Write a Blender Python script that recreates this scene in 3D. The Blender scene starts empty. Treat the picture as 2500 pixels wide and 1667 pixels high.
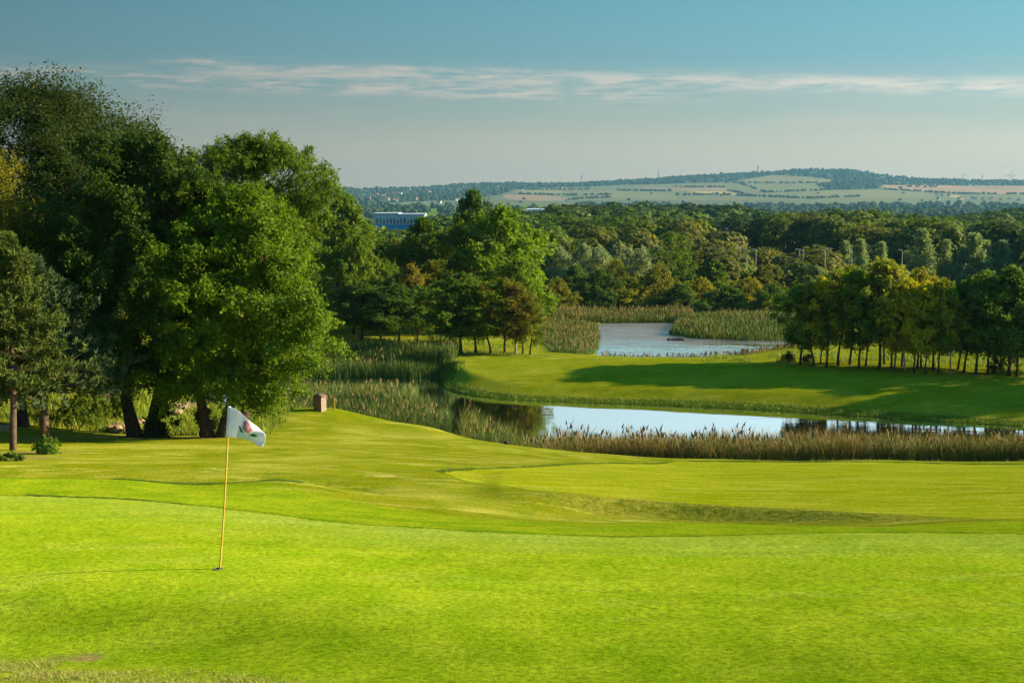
import bpy, math
import numpy as np
from math import radians as R, sin, cos, tan, pi

RNG = np.random.default_rng(11)
scene = bpy.context.scene
COL = scene.collection
FPX, CX, CY, HOR = 3434.0, 1250.0, 833.5, 455.0
PITCH = math.atan((CY - HOR) / FPX)
CP, SP = cos(PITCH), sin(PITCH)
K = 2500.0 / 2352.0
WATER = -14.0
SUN_EL, SUN_AZ = 20.5, 4.5      # azimuth from +x towards +y

# ------------------------------------------------------------------ survey helpers
# (read off the photograph once: a bearing and slope turned into a real place on the ground)
def bearing(vx, vy):
    px, py = vx * K, vy * K
    u = (px - CX) / FPX; v = (CY - py) / FPX
    dy = CP + v * SP
    return u / dy, (-SP + v * CP) / dy          # x/Y, z/Y
def atY(vx, vy, Y):
    a, s = bearing(vx, vy)
    return (a * Y, Y, s * Y)
def atZ(vx, vy, z):
    a, s = bearing(vx, vy)
    Y = z / s
    return (a * Y, Y, z)
def wat(vx, vy):
    return atZ(vx, vy, WATER)[:2]
def topz(vy, Y):
    return bearing(1176, vy)[1] * Y
def xat(vx, Y, vy=800):
    return bearing(vx, vy)[0] * Y

def sstep(a, b, x):
    t = np.clip((x - a) / (b - a), 0, 1)
    return t * t * (3 - 2 * t)

def poly_sd(poly, x, y):
    """signed distance to a closed polygon, positive inside"""
    P = np.asarray(poly, float); Q = np.roll(P, -1, 0)
    d = np.full(x.shape, 1e18); ins = np.zeros(x.shape, bool)
    for (ax, ay), (bx, by) in zip(P, Q):
        ex, ey = bx - ax, by - ay
        wx, wy = x - ax, y - ay
        t = np.clip((wx * ex + wy * ey) / (ex * ex + ey * ey + 1e-12), 0, 1)
        d = np.minimum(d, (wx - ex * t) ** 2 + (wy - ey * t) ** 2)
        c = ((ay <= y) & (by > y)) | ((by <= y) & (ay > y))
        with np.errstate(divide='ignore', invalid='ignore'):
            xi = ax + (y - ay) / (by - ay if by != ay else 1e-12) * ex
        ins ^= c & (x < xi)
    d = np.sqrt(d)
    return np.where(ins, d, -d)

def smooth_poly(pts, n=2):
    P = np.asarray(pts, float)
    for _ in range(n):
        Q = np.roll(P, -1, 0)
        P = np.stack([P * .75 + Q * .25, P * .25 + Q * .75], 1).reshape(-1, 2)
    return P

def vnoise(x, y, seed=0):
    """smooth value noise, numpy"""
    xi = np.floor(x).astype(np.int64); yi = np.floor(y).astype(np.int64)
    fx = x - xi; fy = y - yi
    fx = fx * fx * (3 - 2 * fx); fy = fy * fy * (3 - 2 * fy)
    def h(a, b):
        n = (a * 374761393 + b * 668265263 + seed * 1274126177) & 0x7fffffff
        n = ((n ^ (n >> 13)) * 1274126177) & 0x7fffffff
        return ((n ^ (n >> 16)) & 0xffff) / 65535.0
    return (h(xi, yi) * (1 - fx) + h(xi + 1, yi) * fx) * (1 - fy) + (h(xi, yi + 1) * (1 - fx) + h(xi + 1, yi + 1) * fx) * fy

# ------------------------------------------------------------------ the lie of the land
LAND = []
def L(*p): LAND.append(p)
for p in [(0,1568,-4.98),(600,1568,-4.98),(1176,1568,-5.05),(1800,1568,-5.06),(2352,1568,-5.08),
          (503,1310,-5.0),(150,1330,-5.02),(850,1425,-4.98),(300,1450,-5.08),(0,1450,-5.16),(1300,1400,-5.05),(1800,1400,-5.1),(2352,1400,-5.12),(1000,1320,-5.1),(1700,1300,-5.22),(2352,1300,-5.25),
          (60,1140,-5.75),(-200,1142,-5.8),(400,1160,-5.55),(720,1198,-5.4),(1100,1228,-5.35),(1552,1237,-5.4),(2000,1234,-5.43),(2352,1233,-5.5),(2600,1233,-5.55),
          (450,1122,-6.15),(500,1150,-5.8),(300,1106,-6.22),(650,1106,-6.22),(0,1106,-6.3),(-250,1106,-6.4)]: L(*atZ(*p))
for vx in (-250, 0, 350, 700): L(xat(vx, 31.4), 31.4, -6.98)
for p in [(-250,1090,-7.3),(0,1090,-7.3),(350,1090,-7.3),(700,1090,-7.35),(0,1060,-8.6),(400,1060,-8.6),(700,1060,-8.6),(0,1030,-9.6),(500,1030,-9.6),(800,1030,-9.7),
          (200,1005,-10.4),(500,1005,-10.4),(330,990,-10.95),(500,990,-11.0),(700,952,-10.8),(800,962,-11.0),(900,1000,-11.0),
          (1000,1040,-9.8),(1000,1090,-7.6),(850,1140,-6.6),(1170,1140,-6.9),(1100,1180,-6.4),(1300,1206,-6.05),(1700,1206,-6.08),(2000,1205,-6.1),(2352,1200,-6.3),(2600,1200,-6.4)]: L(*atZ(*p))
for p in [(1246,1139,-6.93),(1400,1147,-7.15),(1552,1157,-7.28),(1829,1173,-7.15),(1973,1181,-6.9),(2171,1192,-6.75)]: L(*atZ(*p))
for p in [(1700,1100,-8.9),(2200,1110,-8.3),(2500,1110,-8.3),(1300,1090,-8.5)]: L(*atZ(*p))
for vx, vy, Y in [(1000,985,66),(1155,1024,63),(1400,1045,61),(1650,1055,60.5),(2000,1058,60.2),(2352,1061,60),(2700,1061,60),(760,938,68)]: L(*atY(vx, vy, Y))
for vx in (1550, 1850, 2150, 2500):
    L(xat(vx, 52), 52, -10.52); L(xat(vx, 57), 57, -11.42); L(xat(vx, 63), 63, -12.58)
for vx in (1230, 1500, 1800, 2100, 2400, 2800): L(xat(vx, 67), 67, -13.75)
L(xat(760, 75), 75, -13.5); L(xat(1000, 73), 73, -13.8)
L(*atZ(200, 925, -10.4)); L(*atZ(60, 940, -10.2)); L(-40, 75, -8.5); L(-26, 76, -9.6); L(-18, 80, -12.2); L(-45, 95, -8.5); L(-30, 95, -11.0)
L(-12, 9, -4.6); L(0, 9, -4.75); L(12, 9, -4.85); L(-10, 3, -2.9); L(10, 3, -2.95); L(-12, -20, -1.8); L(12, -20, -1.8); L(-60, -20, -1.6); L(60, -20, -1.9)
L(-30, 20, -5.4); L(30, 20, -5.6); L(45, 40, -8.6); L(60, 60, -12.0); L(-40, 40, -7.6); L(-45, 62, -9.2)
for x, y, z in [(-4,101,-12.9),(6,97,-12.85),(16,94,-12.8),(26,91,-12.75),(38,87,-12.8),(60,86,-12.7),(2,108,-13.1),(15,108,-13.05),(28,106,-12.9),(40,99,-12.75),(60,100,-12.4),(80,95,-12.3),
                (-10,112,-13.1),(-25,112,-12.8),(-20,128,-12.9),(0,128,-13.2),(-40,125,-11.5),(-60,130,-9),(40,125,-13.1),(60,120,-12.7),(0,150,-13.6),(25,155,-13.7),(50,150,-13.4),(80,140,-12.8),(-30,155,-13.2),
                (-60,180,-13),(0,185,-15),(40,185,-15),(80,185,-14.5),(-75,90,-7),(-80,50,-6),(85,60,-11.5),(90,30,-7)]: L(x, y, z)
LP = np.array(LAND, float)

def tps_fit(P):
    S = 20.0
    X = P[:, :2] / S
    n = len(P)
    d2 = ((X[:, None] - X[None]) ** 2).sum(-1)
    Kk = np.where(d2 > 0, .5 * d2 * np.log(d2 + 1e-20), 0) + np.eye(n) * 2e-4
    Q = np.c_[np.ones(n), X]
    A = np.zeros((n + 3, n + 3)); A[:n, :n] = Kk; A[:n, n:] = Q; A[n:, :n] = Q.T
    w = np.linalg.solve(A, np.r_[P[:, 2], 0, 0, 0])
    return X, w, S
TX, TW, TS = tps_fit(LP)
def tps(x, y):
    x = np.asarray(x, float).ravel() / TS; y = np.asarray(y, float).ravel() / TS
    out = np.empty_like(x); n = len(TX)
    for i in range(0, len(x), 40000):
        a, b = x[i:i+40000], y[i:i+40000]
        d2 = (a[:, None] - TX[None, :, 0]) ** 2 + (b[:, None] - TX[None, :, 1]) ** 2
        out[i:i+40000] = (.5 * d2 * np.log(d2 + 1e-20)) @ TW[:n] + TW[n] + TW[n+1] * a + TW[n+2] * b
    return out

# ponds (waterlines)
NEAR_POND = smooth_poly([wat(2700,998), wat(2352,981), wat(2045,961), wat(1793,944), wat(1552,932), wat(1316,925), wat(1155,918), wat(1066,907), wat(1023,895), wat(1013,887), wat(1030,872), wat(1045,864),
             wat(960,862), wat(880,858), wat(780,854), (-21,103), (-24,96), (-22,88), (-17,80), (xat(900,77.5),77.5), (xat(1000,75.5),75.5), (xat(1100,72),72), (xat(1230,69),69), (xat(1500,67.5),67.5), (xat(1800,67.2),67.2), (xat(2352,67),67), (xat(2800,67),67)], 2)
FAR_POND = smooth_poly([wat(1362,812), wat(1395,823), wat(1500,826), wat(1610,825), wat(1700,816), wat(1780,797), wat(1900,789), wat(2050,783), wat(2060,775), wat(1780,781), wat(1640,779), wat(1545,772), wat(1530,762), wat(1560,748), wat(1560,741), wat(1400,741), wat(1368,744), wat(1372,765), wat(1362,790)], 2)
ISLAND_POLY = [(2,96),(20,91),(45,83),(90,80),(90,115),(-4,115),(-6,104)]

FRONT2 = smooth_poly([(40,60),(1,60)] + [atZ(*p)[:2] for p in [(1100,1128,-6.9),(1246,1139,-6.93),(1400,1147,-7.15),(1552,1157,-7.28),(1829,1173,-7.15),(1973,1181,-6.9),(2171,1192,-6.75)]] + [(14,27.5),(40,27)], 3)
SHOULDER = (atZ(-150,1325,-5.0)[:2], atZ(920,1432,-5.0)[:2])
def ground_z(x, y):
    x = np.asarray(x, float); y = np.asarray(y, float); shp = x.shape
    x = x.ravel(); y = y.ravel()
    h = tps(np.clip(x, -95, 95), np.clip(y, -25, 190))
    far = -20.0 - 30 * sstep(760, 1500, y) + 1.2 * (vnoise(x / 90, y / 90, 3) - .5) * sstep(200, 300, y)
    nb = (y > 10) & (y < 40)
    if nb.any():
        xn, yn = x[nb], y[nb]; hn = h[nb].copy()
        # hollow in front of the far green
        d = -poly_sd(FRONT2, xn, yn)
        D = .33 * sstep(-2.0, 1.8, xn) * sstep(9.5, 3.6, xn)
        hn -= D * np.where(d > 0, sstep(-.12, .95, d) * sstep(6.5, 1.6, d), 0) * (yn > 22)
        # shoulder of the near green falling away towards the near corner
        (ax, ay), (bx, by) = SHOULDER
        ln = math.hypot(bx - ax, by - ay); nx, ny = (by - ay) / ln, -(bx - ax) / ln
        dd = (xn - ax) * nx + (yn - ay) * ny; al = ((xn - ax) * (bx - ax) + (yn - ay) * (by - ay)) / ln ** 2
        dd = np.where(dd > 0, dd, 0)
        hn -= .20 * (np.sqrt(dd ** 2 + .04) - .2) * sstep(1.35, .55, al) * sstep(3.2, .3, dd)
        h[nb] = hn
    w = sstep(148, 218, y)
    h = h * (1 - w) + far * w
    m = (y > 55) & (y < 175)
    if m.any():
        xm, ym, hm = x[m], y[m], h[m]
        for poly, steep in ((NEAR_POND, True), (FAR_POND, False)):
            sd = poly_sd(poly, xm, ym)
            if steep:
                isl = sstep(-1.0, 3.0, poly_sd(ISLAND_POLY, xm, ym) + 3.0)
                bw = 4.0 * (1 - isl) + .7 * isl
            else:
                bw = np.full(xm.shape, 8.0)
            t = np.clip(-sd / bw, 0, 1); t = 1 - (1 - t) ** 2
            land = WATER + .02 + (np.maximum(hm, WATER + .25) - WATER - .02) * t
            hm = np.where(sd > 0, WATER - np.minimum(sd * .5, 1.2), np.where(-sd < bw, land, hm))
        h = h.copy(); h[m] = hm
    return h.reshape(shp)
def gz(x, y): return float(ground_z(np.array([x]), np.array([y]))[0])
def hit(vx, vy):
    """first place where the line of sight meets the ground"""
    a, s = bearing(vx, vy)
    Y = np.arange(12, 800, .1)
    d = ground_z(a * Y, Y) - s * Y
    i = int(np.argmax(d > 0))
    return a * Y[i], Y[i], float(ground_z(np.array([a * Y[i]]), np.array([Y[i]]))[0])

# ------------------------------------------------------------------ mesh and object helpers
def mesh_np(name, V, faces, mats=(), smooth=False, fattr=None, vattr=None, midx=None, vcol=None):
    V = np.asarray(V, np.float32)
    if not isinstance(faces, list): faces = [faces]
    faces = [np.asarray(f, np.int32) for f in faces if len(f)]
    loops = np.concatenate([f.ravel() for f in faces])
    sizes = np.concatenate([np.full(len(f), f.shape[1], np.int32) for f in faces])
    starts = np.r_[0, np.cumsum(sizes)[:-1]].astype(np.int32)
    me = bpy.data.meshes.new(name)
    me.vertices.add(len(V)); me.vertices.foreach_set('co', V.ravel())
    me.loops.add(len(loops)); me.loops.foreach_set('vertex_index', loops)
    me.polygons.add(len(sizes)); me.polygons.foreach_set('loop_start', starts)
    for m in mats: me.materials.append(m)
    if midx is not None: me.polygons.foreach_set('material_index', np.asarray(midx, np.int32))
    me.polygons.foreach_set('use_smooth', np.full(len(sizes), bool(smooth)))
    for k, a in (fattr or {}).items():
        me.attributes.new(k, 'FLOAT', 'FACE').data.foreach_set('value', np.asarray(a, np.float32))
    for k, a in (vattr or {}).items():
        me.attributes.new(k, 'FLOAT', 'POINT').data.foreach_set('value', np.asarray(a, np.float32))
    for k, a in (vcol or {}).items():
        c = np.ones((len(V), 4), np.float32); c[:, :3] = a
        me.attributes.new(k, 'FLOAT_COLOR', 'POINT').data.foreach_set('color', c.ravel())
    me.update(calc_edges=True)
    me.validate()
    return me
def link(name, me, parent=None, loc=None, color=None):
    o = bpy.data.objects.new(name, me); COL.objects.link(o)
    if parent is not None: o.parent = parent
    if loc is not None: o.location = loc
    if color is not None: o.color = (*color, 1)
    return o
def tag(o, label=None, cat=None, group=None, kind=None):
    if label: o['label'] = label
    if cat: o['category'] = cat
    if group: o['group'] = group
    if kind: o['kind'] = kind
    return o
def empty(name, loc, label, cat, group=None, rz=0.0):
    o = bpy.data.objects.new(name, None); COL.objects.link(o)
    o.location = loc; o.rotation_euler = (0, 0, rz); o.empty_display_size = .3
    return tag(o, label, cat, group)

class MB:
    """collects simple shapes into one mesh"""
    def __init__(self): self.v = []; self.q = []; self.t = []; self.n = 0
    def add(self, V, quads=(), tris=()):
        V = np.asarray(V, float)
        if len(quads): self.q.append(np.asarray(quads) + self.n)
        if len(tris): self.t.append(np.asarray(tris) + self.n)
        self.v.append(V); self.n += len(V)
    def box(self, c, s, rz=0.0, taper=1.0):
        x, y, z = s[0]/2, s[1]/2, s[2]/2
        V = np.array([[-x,-y,-z],[x,-y,-z],[x,y,-z],[-x,y,-z],[-x*taper,-y*taper,z],[x*taper,-y*taper,z],[x*taper,y*taper,z],[-x*taper,y*taper,z]])
        V = V @ np.array([[cos(rz), sin(rz), 0], [-sin(rz), cos(rz), 0], [0, 0, 1]]) + np.asarray(c)
        self.add(V, [[0,3,2,1],[4,5,6,7],[0,1,5,4],[1,2,6,5],[2,3,7,6],[3,0,4,7]])
    def tube(self, pts, rad, n=8, cap=True):
        P = np.asarray(pts, float); rad = np.broadcast_to(np.asarray(rad, float), (len(P),))
        T = np.gradient(P, axis=0); T /= np.linalg.norm(T, axis=1)[:, None] + 1e-12
        ref = np.array([1.0, 0, 0]) if abs(T[0][0]) < .8 else np.array([0, 1.0, 0])
        A = np.cross(T, ref); A /= np.linalg.norm(A, axis=1)[:, None] + 1e-12
        B = np.cross(T, A)
        th = np.arange(n) * 2 * pi / n
        V = P[:, None] + rad[:, None, None] * (np.cos(th)[None, :, None] * A[:, None] + np.sin(th)[None, :, None] * B[:, None])
        V = V.reshape(-1, 3); q = []
        for i in range(len(P) - 1):
            a = i * n + np.arange(n); b = i * n + (np.arange(n) + 1) % n
            q.append(np.stack([a, a + n, b + n, b], 1))
        q = np.concatenate(q); tr = []
        if cap:
            V = np.r_[V, P[:1], P[-1:]]; c0, c1 = len(V) - 2, len(V) - 1
            l = (len(P) - 1) * n
            for k in range(n):
                tr.append([c0, k, (k + 1) % n]); tr.append([c1, l + (k + 1) % n, l + k])
        self.add(V, q, tr)
    def blob(self, c, r, seed=0, amp=.2, seg=10, rings=7):
        rg = np.random.default_rng(seed)
        th = np.linspace(0, pi, rings)[1:-1]; ph = np.arange(seg) * 2 * pi / seg
        D = np.array([[sin(t)*cos(p), sin(t)*sin(p), cos(t)] for t in th for p in ph] + [[0,0,1],[0,0,-1]])
        k = rg.normal(size=(6, 3)) * 1.7; f = rg.uniform(0, 6, 6)
        bump = 1 + amp * np.sin(D @ k.T + f).mean(1) * 1.8
        V = D * bump[:, None] * np.asarray(r) + np.asarray(c)
        q = []; nr = len(th)
        for i in range(nr - 1):
            for j in range(seg): q.append([i*seg+j, (i+1)*seg+j, (i+1)*seg+(j+1)%seg, i*seg+(j+1)%seg])
        t = []
        for j in range(seg):
            t.append([len(D)-2, j, (j+1)%seg]); t.append([len(D)-1, (nr-1)*seg+(j+1)%seg, (nr-1)*seg+j])
        self.add(V, q, t)
    def mesh(self, name, mats, smooth=False):
        fs = []
        if self.q: fs.append(np.concatenate(self.q))
        if self.t: fs.append(np.concatenate(self.t))
        return mesh_np(name, np.concatenate(self.v), fs, mats, smooth)

# ------------------------------------------------------------------ materials
def newmat(name):
    m = bpy.data.materials.new(name); m.use_nodes = True
    nt = m.node_tree; nt.nodes.clear()
    out = nt.nodes.new('ShaderNodeOutputMaterial')
    return m, nt, out
class N:
    """thin wrapper to write node graphs briefly"""
    def __init__(self, nt): self.nt = nt
    def node(self, t, **kw):
        n = self.nt.nodes.new(t)
        for k, v in kw.items(): setattr(n, k, v)
        return n
    def set(self, sock, v):
        if isinstance(v, bpy.types.NodeSocket): self.nt.links.new(v, sock)
        elif isinstance(v, (tuple, list)) and len(v) == 3 and sock.type == 'RGBA': sock.default_value = (*v, 1)
        else: sock.default_value = v
    def math(self, op, a, b=0.0, c=None, clamp=False):
        n = self.node('ShaderNodeMath', operation=op, use_clamp=clamp)
        self.set(n.inputs[0], a); self.set(n.inputs[1], b)
        if c is not None: self.set(n.inputs[2], c)
        return n.outputs[0]
    def mix(self, f, a, b, blend='MIX'):
        n = self.node('ShaderNodeMix', data_type='RGBA', blend_type=blend)
        self.set(n.inputs[0], f); self.set(n.inputs[6], a); self.set(n.inputs[7], b)
        return n.outputs[2]
    def attr(self, name, kind='GEOMETRY'):
        return self.node('ShaderNodeAttribute', attribute_name=name, attribute_type=kind)
    def noise(self, vec, scale, detail=3.0, rough=.55, dist=0.0):
        n = self.node('ShaderNodeTexNoise'); self.set(n.inputs['Vector'], vec)
        n.inputs['Scale'].default_value = scale; n.inputs['Detail'].default_value = detail
        n.inputs['Roughness'].default_value = rough; n.inputs['Distortion'].default_value = dist
        return n.outputs['Fac']
    def ramp(self, f, lo, hi, a=0.0, b=1.0, smooth=True):
        n = self.node('ShaderNodeMapRange', interpolation_type='SMOOTHSTEP' if smooth else 'LINEAR', clamp=True)
        self.set(n.inputs[0], f); n.inputs[1].default_value = lo; n.inputs[2].default_value = hi
        n.inputs[3].default_value = a; n.inputs[4].default_value = b
        return n.outputs[0]
    def scalevec(self, vec, s):
        n = self.node('ShaderNodeMapping'); self.set(n.inputs[0], vec); n.inputs['Scale'].default_value = s
        return n.outputs[0]
    def principled(self, col, rough=.8, spec=.2, **kw):
        n = self.node('ShaderNodeBsdfPrincipled'); self.set(n.inputs['Base Color'], col)
        self.set(n.inputs['Roughness'], rough); self.set(n.inputs['Specular IOR Level'], spec)
        for k, v in kw.items(): self.set(n.inputs[k], v)
        return n

def mat_simple(name, col, rough=.8, spec=.2, var=.25, scale=8.0, col2=None, bump=0.0, metallic=0.0):
    m, nt, out = newmat(name); n = N(nt)
    pos = n.node('ShaderNodeNewGeometry').outputs['Position']
    f = n.noise(pos, scale, 4, .6)
    c2 = col2 or tuple(c * (1 - var) for c in col)
    b = n.principled(n.mix(n.ramp(f, .35, .65), c2, col), rough, spec)
    b.inputs['Metallic'].default_value = metallic
    if bump:
        bp = n.node('ShaderNodeBump'); bp.inputs['Strength'].default_value = bump; bp.inputs['Distance'].default_value = .05
        nt.links.new(f, bp.inputs['Height']); nt.links.new(bp.outputs[0], b.inputs['Normal'])
    nt.links.new(b.outputs[0], out.inputs[0])
    return m

def mat_leaf(name, transl=.46, hue=.5, sat=1.0, warm=(1.32, 1.18, .6)):
    """leaf colour comes from the object's own colour; every leaf varies a little"""
    m, nt, out = newmat(name); n = N(nt)
    oi = n.node('ShaderNodeObjectInfo')
    rnd = n.attr('rnd').outputs['Fac']; age = n.attr('age').outputs['Fac']
    base = oi.outputs['Color']
    dark = n.mix(1.0, base, (.62, .72, .7), 'MULTIPLY')
    yel = n.mix(1.0, base, warm, 'MULTIPLY')
    c = n.mix(rnd, dark, yel)
    c = n.mix(n.math('MULTIPLY', age, .8), c, n.mix(1.0, base, (1.75, 1.25, .5), 'MULTIPLY'))
    b = n.principled(c, .6, .10)
    t = n.node('ShaderNodeBsdfTranslucent'); nt.links.new(n.mix(1.0, c, (1.25, 1.2, .6), 'MULTIPLY'), t.inputs[0])
    mx = n.node('ShaderNodeMixShader'); mx.inputs[0].default_value = transl
    nt.links.new(b.outputs[0], mx.inputs[1]); nt.links.new(t.outputs[0], mx.inputs[2])
    nt.links.new(mx.outputs[0], out.inputs[0])
    return m
M_LEAF = mat_leaf('leaf')
M_NEEDLE = mat_leaf('needle', .15, warm=(1.25, 1.2, .85))
M_BARK = mat_simple('bark', (.075, .055, .038), .9, .1, .5, 6, bump=.6)
M_BARKP = mat_simple('pine_bark', (.13, .085, .055), .9, .1, .55, 7, bump=.6)
M_BIRCH = mat_simple('birch_bark', (.42, .38, .33), .8, .2, col2=(.10, .085, .07), scale=3.0)

# ------------------------------------------------------------------ tree builder
def leaf_quads(P, Nn, Lg, Wd, rg, droop=.25):
    """one bent-free rhombus leaf (or spray of leaves) per point"""
    n = len(P)
    r = rg.normal(size=(n, 3)); r[:, 2] -= droop
    t = r - (r * Nn).sum(1)[:, None] * Nn
    t /= np.linalg.norm(t, axis=1)[:, None] + 1e-9
    b = np.cross(Nn, t)
    Lg = Lg[:, None]; Wd = Wd[:, None]
    V = np.stack([P - t * Lg * .5, P + b * Wd * .5 - t * Lg * .05, P + t * Lg * .5, P - b * Wd * .5 - t * Lg * .05], 1).reshape(-1, 3)
    return V, np.arange(n * 4).reshape(-1, 4)

def envelope(prof, t, Rr):
    if prof == 'round':  return Rr * np.sin(pi * np.clip(t, .02, .98) ** .85) ** .55
    if prof == 'dome':   return Rr * np.clip(1 - t ** 2.6, .02, 1) ** .5 * np.clip(.45 + t * 3.2, 0, 1)
    if prof == 'cone':   return Rr * np.clip((1 - t) ** .8, .04, 1) * np.clip(.5 + t * 5, 0, 1)
    if prof == 'column': return Rr * np.sin(pi * np.clip(.12 + t * .86, .02, .985)) ** .6
    if prof == 'vase':   return Rr * np.clip(.35 + .75 * t, 0, 1) * np.clip((1 - t) * 3.2, .12, 1) ** .5
    return Rr * np.ones_like(t)

def crown_points(rg, H, Rr, base, ncl, prof, lean=(0, 0), lob=.25, clr=(.16, .30), inner=.35):
    t = rg.beta(1.15, 1.0, ncl)
    if prof in ('dome', 'round'): t = rg.uniform(0, 1, ncl) ** .9
    ang = rg.uniform(0, 2 * pi, ncl)
    p1, p2, p3 = rg.uniform(0, 6.28, 3)
    env = envelope(prof, t, Rr) * (1 + lob * np.sin(3 * ang + p1 + 2 * t) * .6 + lob * np.sin(5 * ang + 7 * t + p2) * .5 + lob * .5 * np.sin(9 * t + 2 * ang + p3))
    cr = Rr * rg.uniform(*clr, ncl)
    fr = np.sqrt(rg.uniform(inner ** 2, 1, ncl))
    rad = np.maximum(env - cr * .6, 0) * fr
    z = base + t * (H - base - cr * .4)
    C = np.stack([np.cos(ang) * rad + lean[0] * t, np.sin(ang) * rad + lean[1] * t, z], 1)
    return C, cr

def make_tree(name, seed, H, Rr, base, ncl, nlf, leaf, prof='round', lean=(0, 0), trunk_r=None, bark=None, fork=0, lob=.25, clr=(.16, .30),
              ratio=.55, inner=.35, flat=.72, limbs=14, droop=.25, mat=None, bend=.3, cut=None, tipage=.0, spray=.35, outw=(.35, .55, .55), hang=.0):
    rg = np.random.default_rng(seed)
    C, cr = crown_points(rg, H, Rr, base, ncl, prof, lean, lob, clr, inner)
    if cut is not None:
        k = cut(C); C, cr = C[k], cr[k]; ncl = len(C)
    per = np.maximum(1, (nlf * cr ** 2 / (cr ** 2).sum()).astype(int))
    idx = np.repeat(np.arange(ncl), per); n = len(idx)
    d = rg.normal(size=(n, 3)); d /= np.linalg.norm(d, axis=1)[:, None]
    rr = rg.uniform(.12, 1, n) ** .45
    # ragged clump: a few twigs stick out
    rr *= 1 + .35 * (rg.uniform(0, 1, n) > .9) * rg.uniform(0, 1, n)
    P = C[idx] + d * (cr[idx] * rr)[:, None] * np.array([1, 1, flat])
    # twigs that reach out of the clump give the crown its ragged outline
    sp = rg.uniform(0, 1, n) < spray
    if sp.any():
        nd = 5; tw = rg.normal(size=(ncl, nd, 3)); cen = np.array([lean[0] * .5, lean[1] * .5, base + .4 * (H - base)])
        oc = C - cen; oc /= np.linalg.norm(oc, axis=1)[:, None] + 1e-9
        tw = tw * .75 + oc[:, None] * .8 + np.array([0, 0, .15 - hang]); tw /= np.linalg.norm(tw, axis=2)[..., None]
        k = idx[sp]; dirs = tw[k, rg.integers(0, nd, len(k))]
        rs_ = rg.uniform(.35, 1.6, len(k))
        P[sp] = C[k] + dirs * (cr[k] * rs_)[:, None] + rg.normal(size=(len(k), 3)) * (cr[k] * .13)[:, None] + np.array([0, 0, -1]) * (cr[k] * .12 * rs_ ** 2)[:, None]
    mid = np.array([lean[0] * .5, lean[1] * .5, base + .42 * (H - base)])
    o = P - mid; o /= np.linalg.norm(o, axis=1)[:, None] + 1e-9
    Nn = o * outw[0] + d * outw[1] + np.array([0, 0, .3]) + rg.normal(size=(n, 3)) * outw[2]
    Nn /= np.linalg.norm(Nn, axis=1)[:, None] + 1e-9
    Lg = leaf * rg.uniform(.45, 1.0, n) * np.where(rg.uniform(0, 1, n) > .8, 1.5, 1.0)
    V, q = leaf_quads(P, Nn, Lg, Lg * ratio * rg.uniform(.75, 1.2, n), rg, droop)
    crnd = rg.uniform(0, 1, ncl)
    rnd = np.clip(.55 * crnd[idx] + .45 * rg.uniform(0, 1, n), 0, 1)
    age = np.clip((rg.uniform(0, 1, n) < tipage) * 1.0 * (crnd[idx] > .5), 0, 1)
    crown = mesh_np(name + '_crown', V, q, [mat or M_LEAF], fattr={'rnd': rnd, 'age': age})
    # trunk and limbs
    tr = trunk_r or H * .022
    mb = MB()
    topz_ = base + (H - base) * .72
    stems = []
    nst = fork + 1
    for s in range(nst):
        a = rg.uniform(0, 2 * pi) if fork == 0 else s * 2 * pi / nst + rg.uniform(-.3, .3)
        spread = 0.0 if fork == 0 else Rr * .32
        zz = np.linspace(0, 1, 9)
        bx = lean[0] * zz ** 1.3 * .72 + spread * cos(a) * zz ** .8 + bend * Rr * .25 * np.sin(zz * 4 + a) * zz
        by = lean[1] * zz ** 1.3 * .72 + spread * sin(a) * zz ** .8 + bend * Rr * .25 * np.cos(zz * 3.3 + a) * zz
        if fork: bx += cos(a) * tr * .7; by += sin(a) * tr * .7
        pts = np.stack([bx, by, zz * topz_], 1); pts[0, 2] = -.35
        rad = tr * (1 - .8 * zz ** .9) * (1 if fork == 0 else .8); rad[0] *= 1.45; rad[1] *= 1.05
        mb.tube(pts, rad, 9); stems.append((pts, rad))
    order = np.argsort(-np.linalg.norm(C - mid, axis=1))[:limbs * 2]
    for k in rg.permutation(order)[:limbs]:
        c = C[k]
        pts, rad = stems[rg.integers(nst)]
        zj = np.clip(c[2] - np.linalg.norm(c[:2]) * rg.uniform(.5, .9), max(base * .9, 1.9) if H > 9 else base * .75, topz_ * .93)
        j = int(np.argmin(abs(pts[:, 2] - zj))); p0 = pts[j]
        m1 = p0 * .55 + c * .45 + np.array([0, 0, -.04 * H]) + rg.normal(size=3) * Rr * .04
        s = np.linspace(0, 1, 5)[:, None]
        pl = p0 * (1 - s) ** 2 + 2 * m1 * s * (1 - s) + c * s ** 2
        mb.tube(pl, np.linspace(rad[j] * .55, .012 + rad[j] * .08, 5), 5, cap=False)
    trunk = mb.mesh(name + '_trunk', [bark or M_BARK], True)
    return dict(trunk=trunk, crown=crown, H=H, R=Rr)

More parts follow.
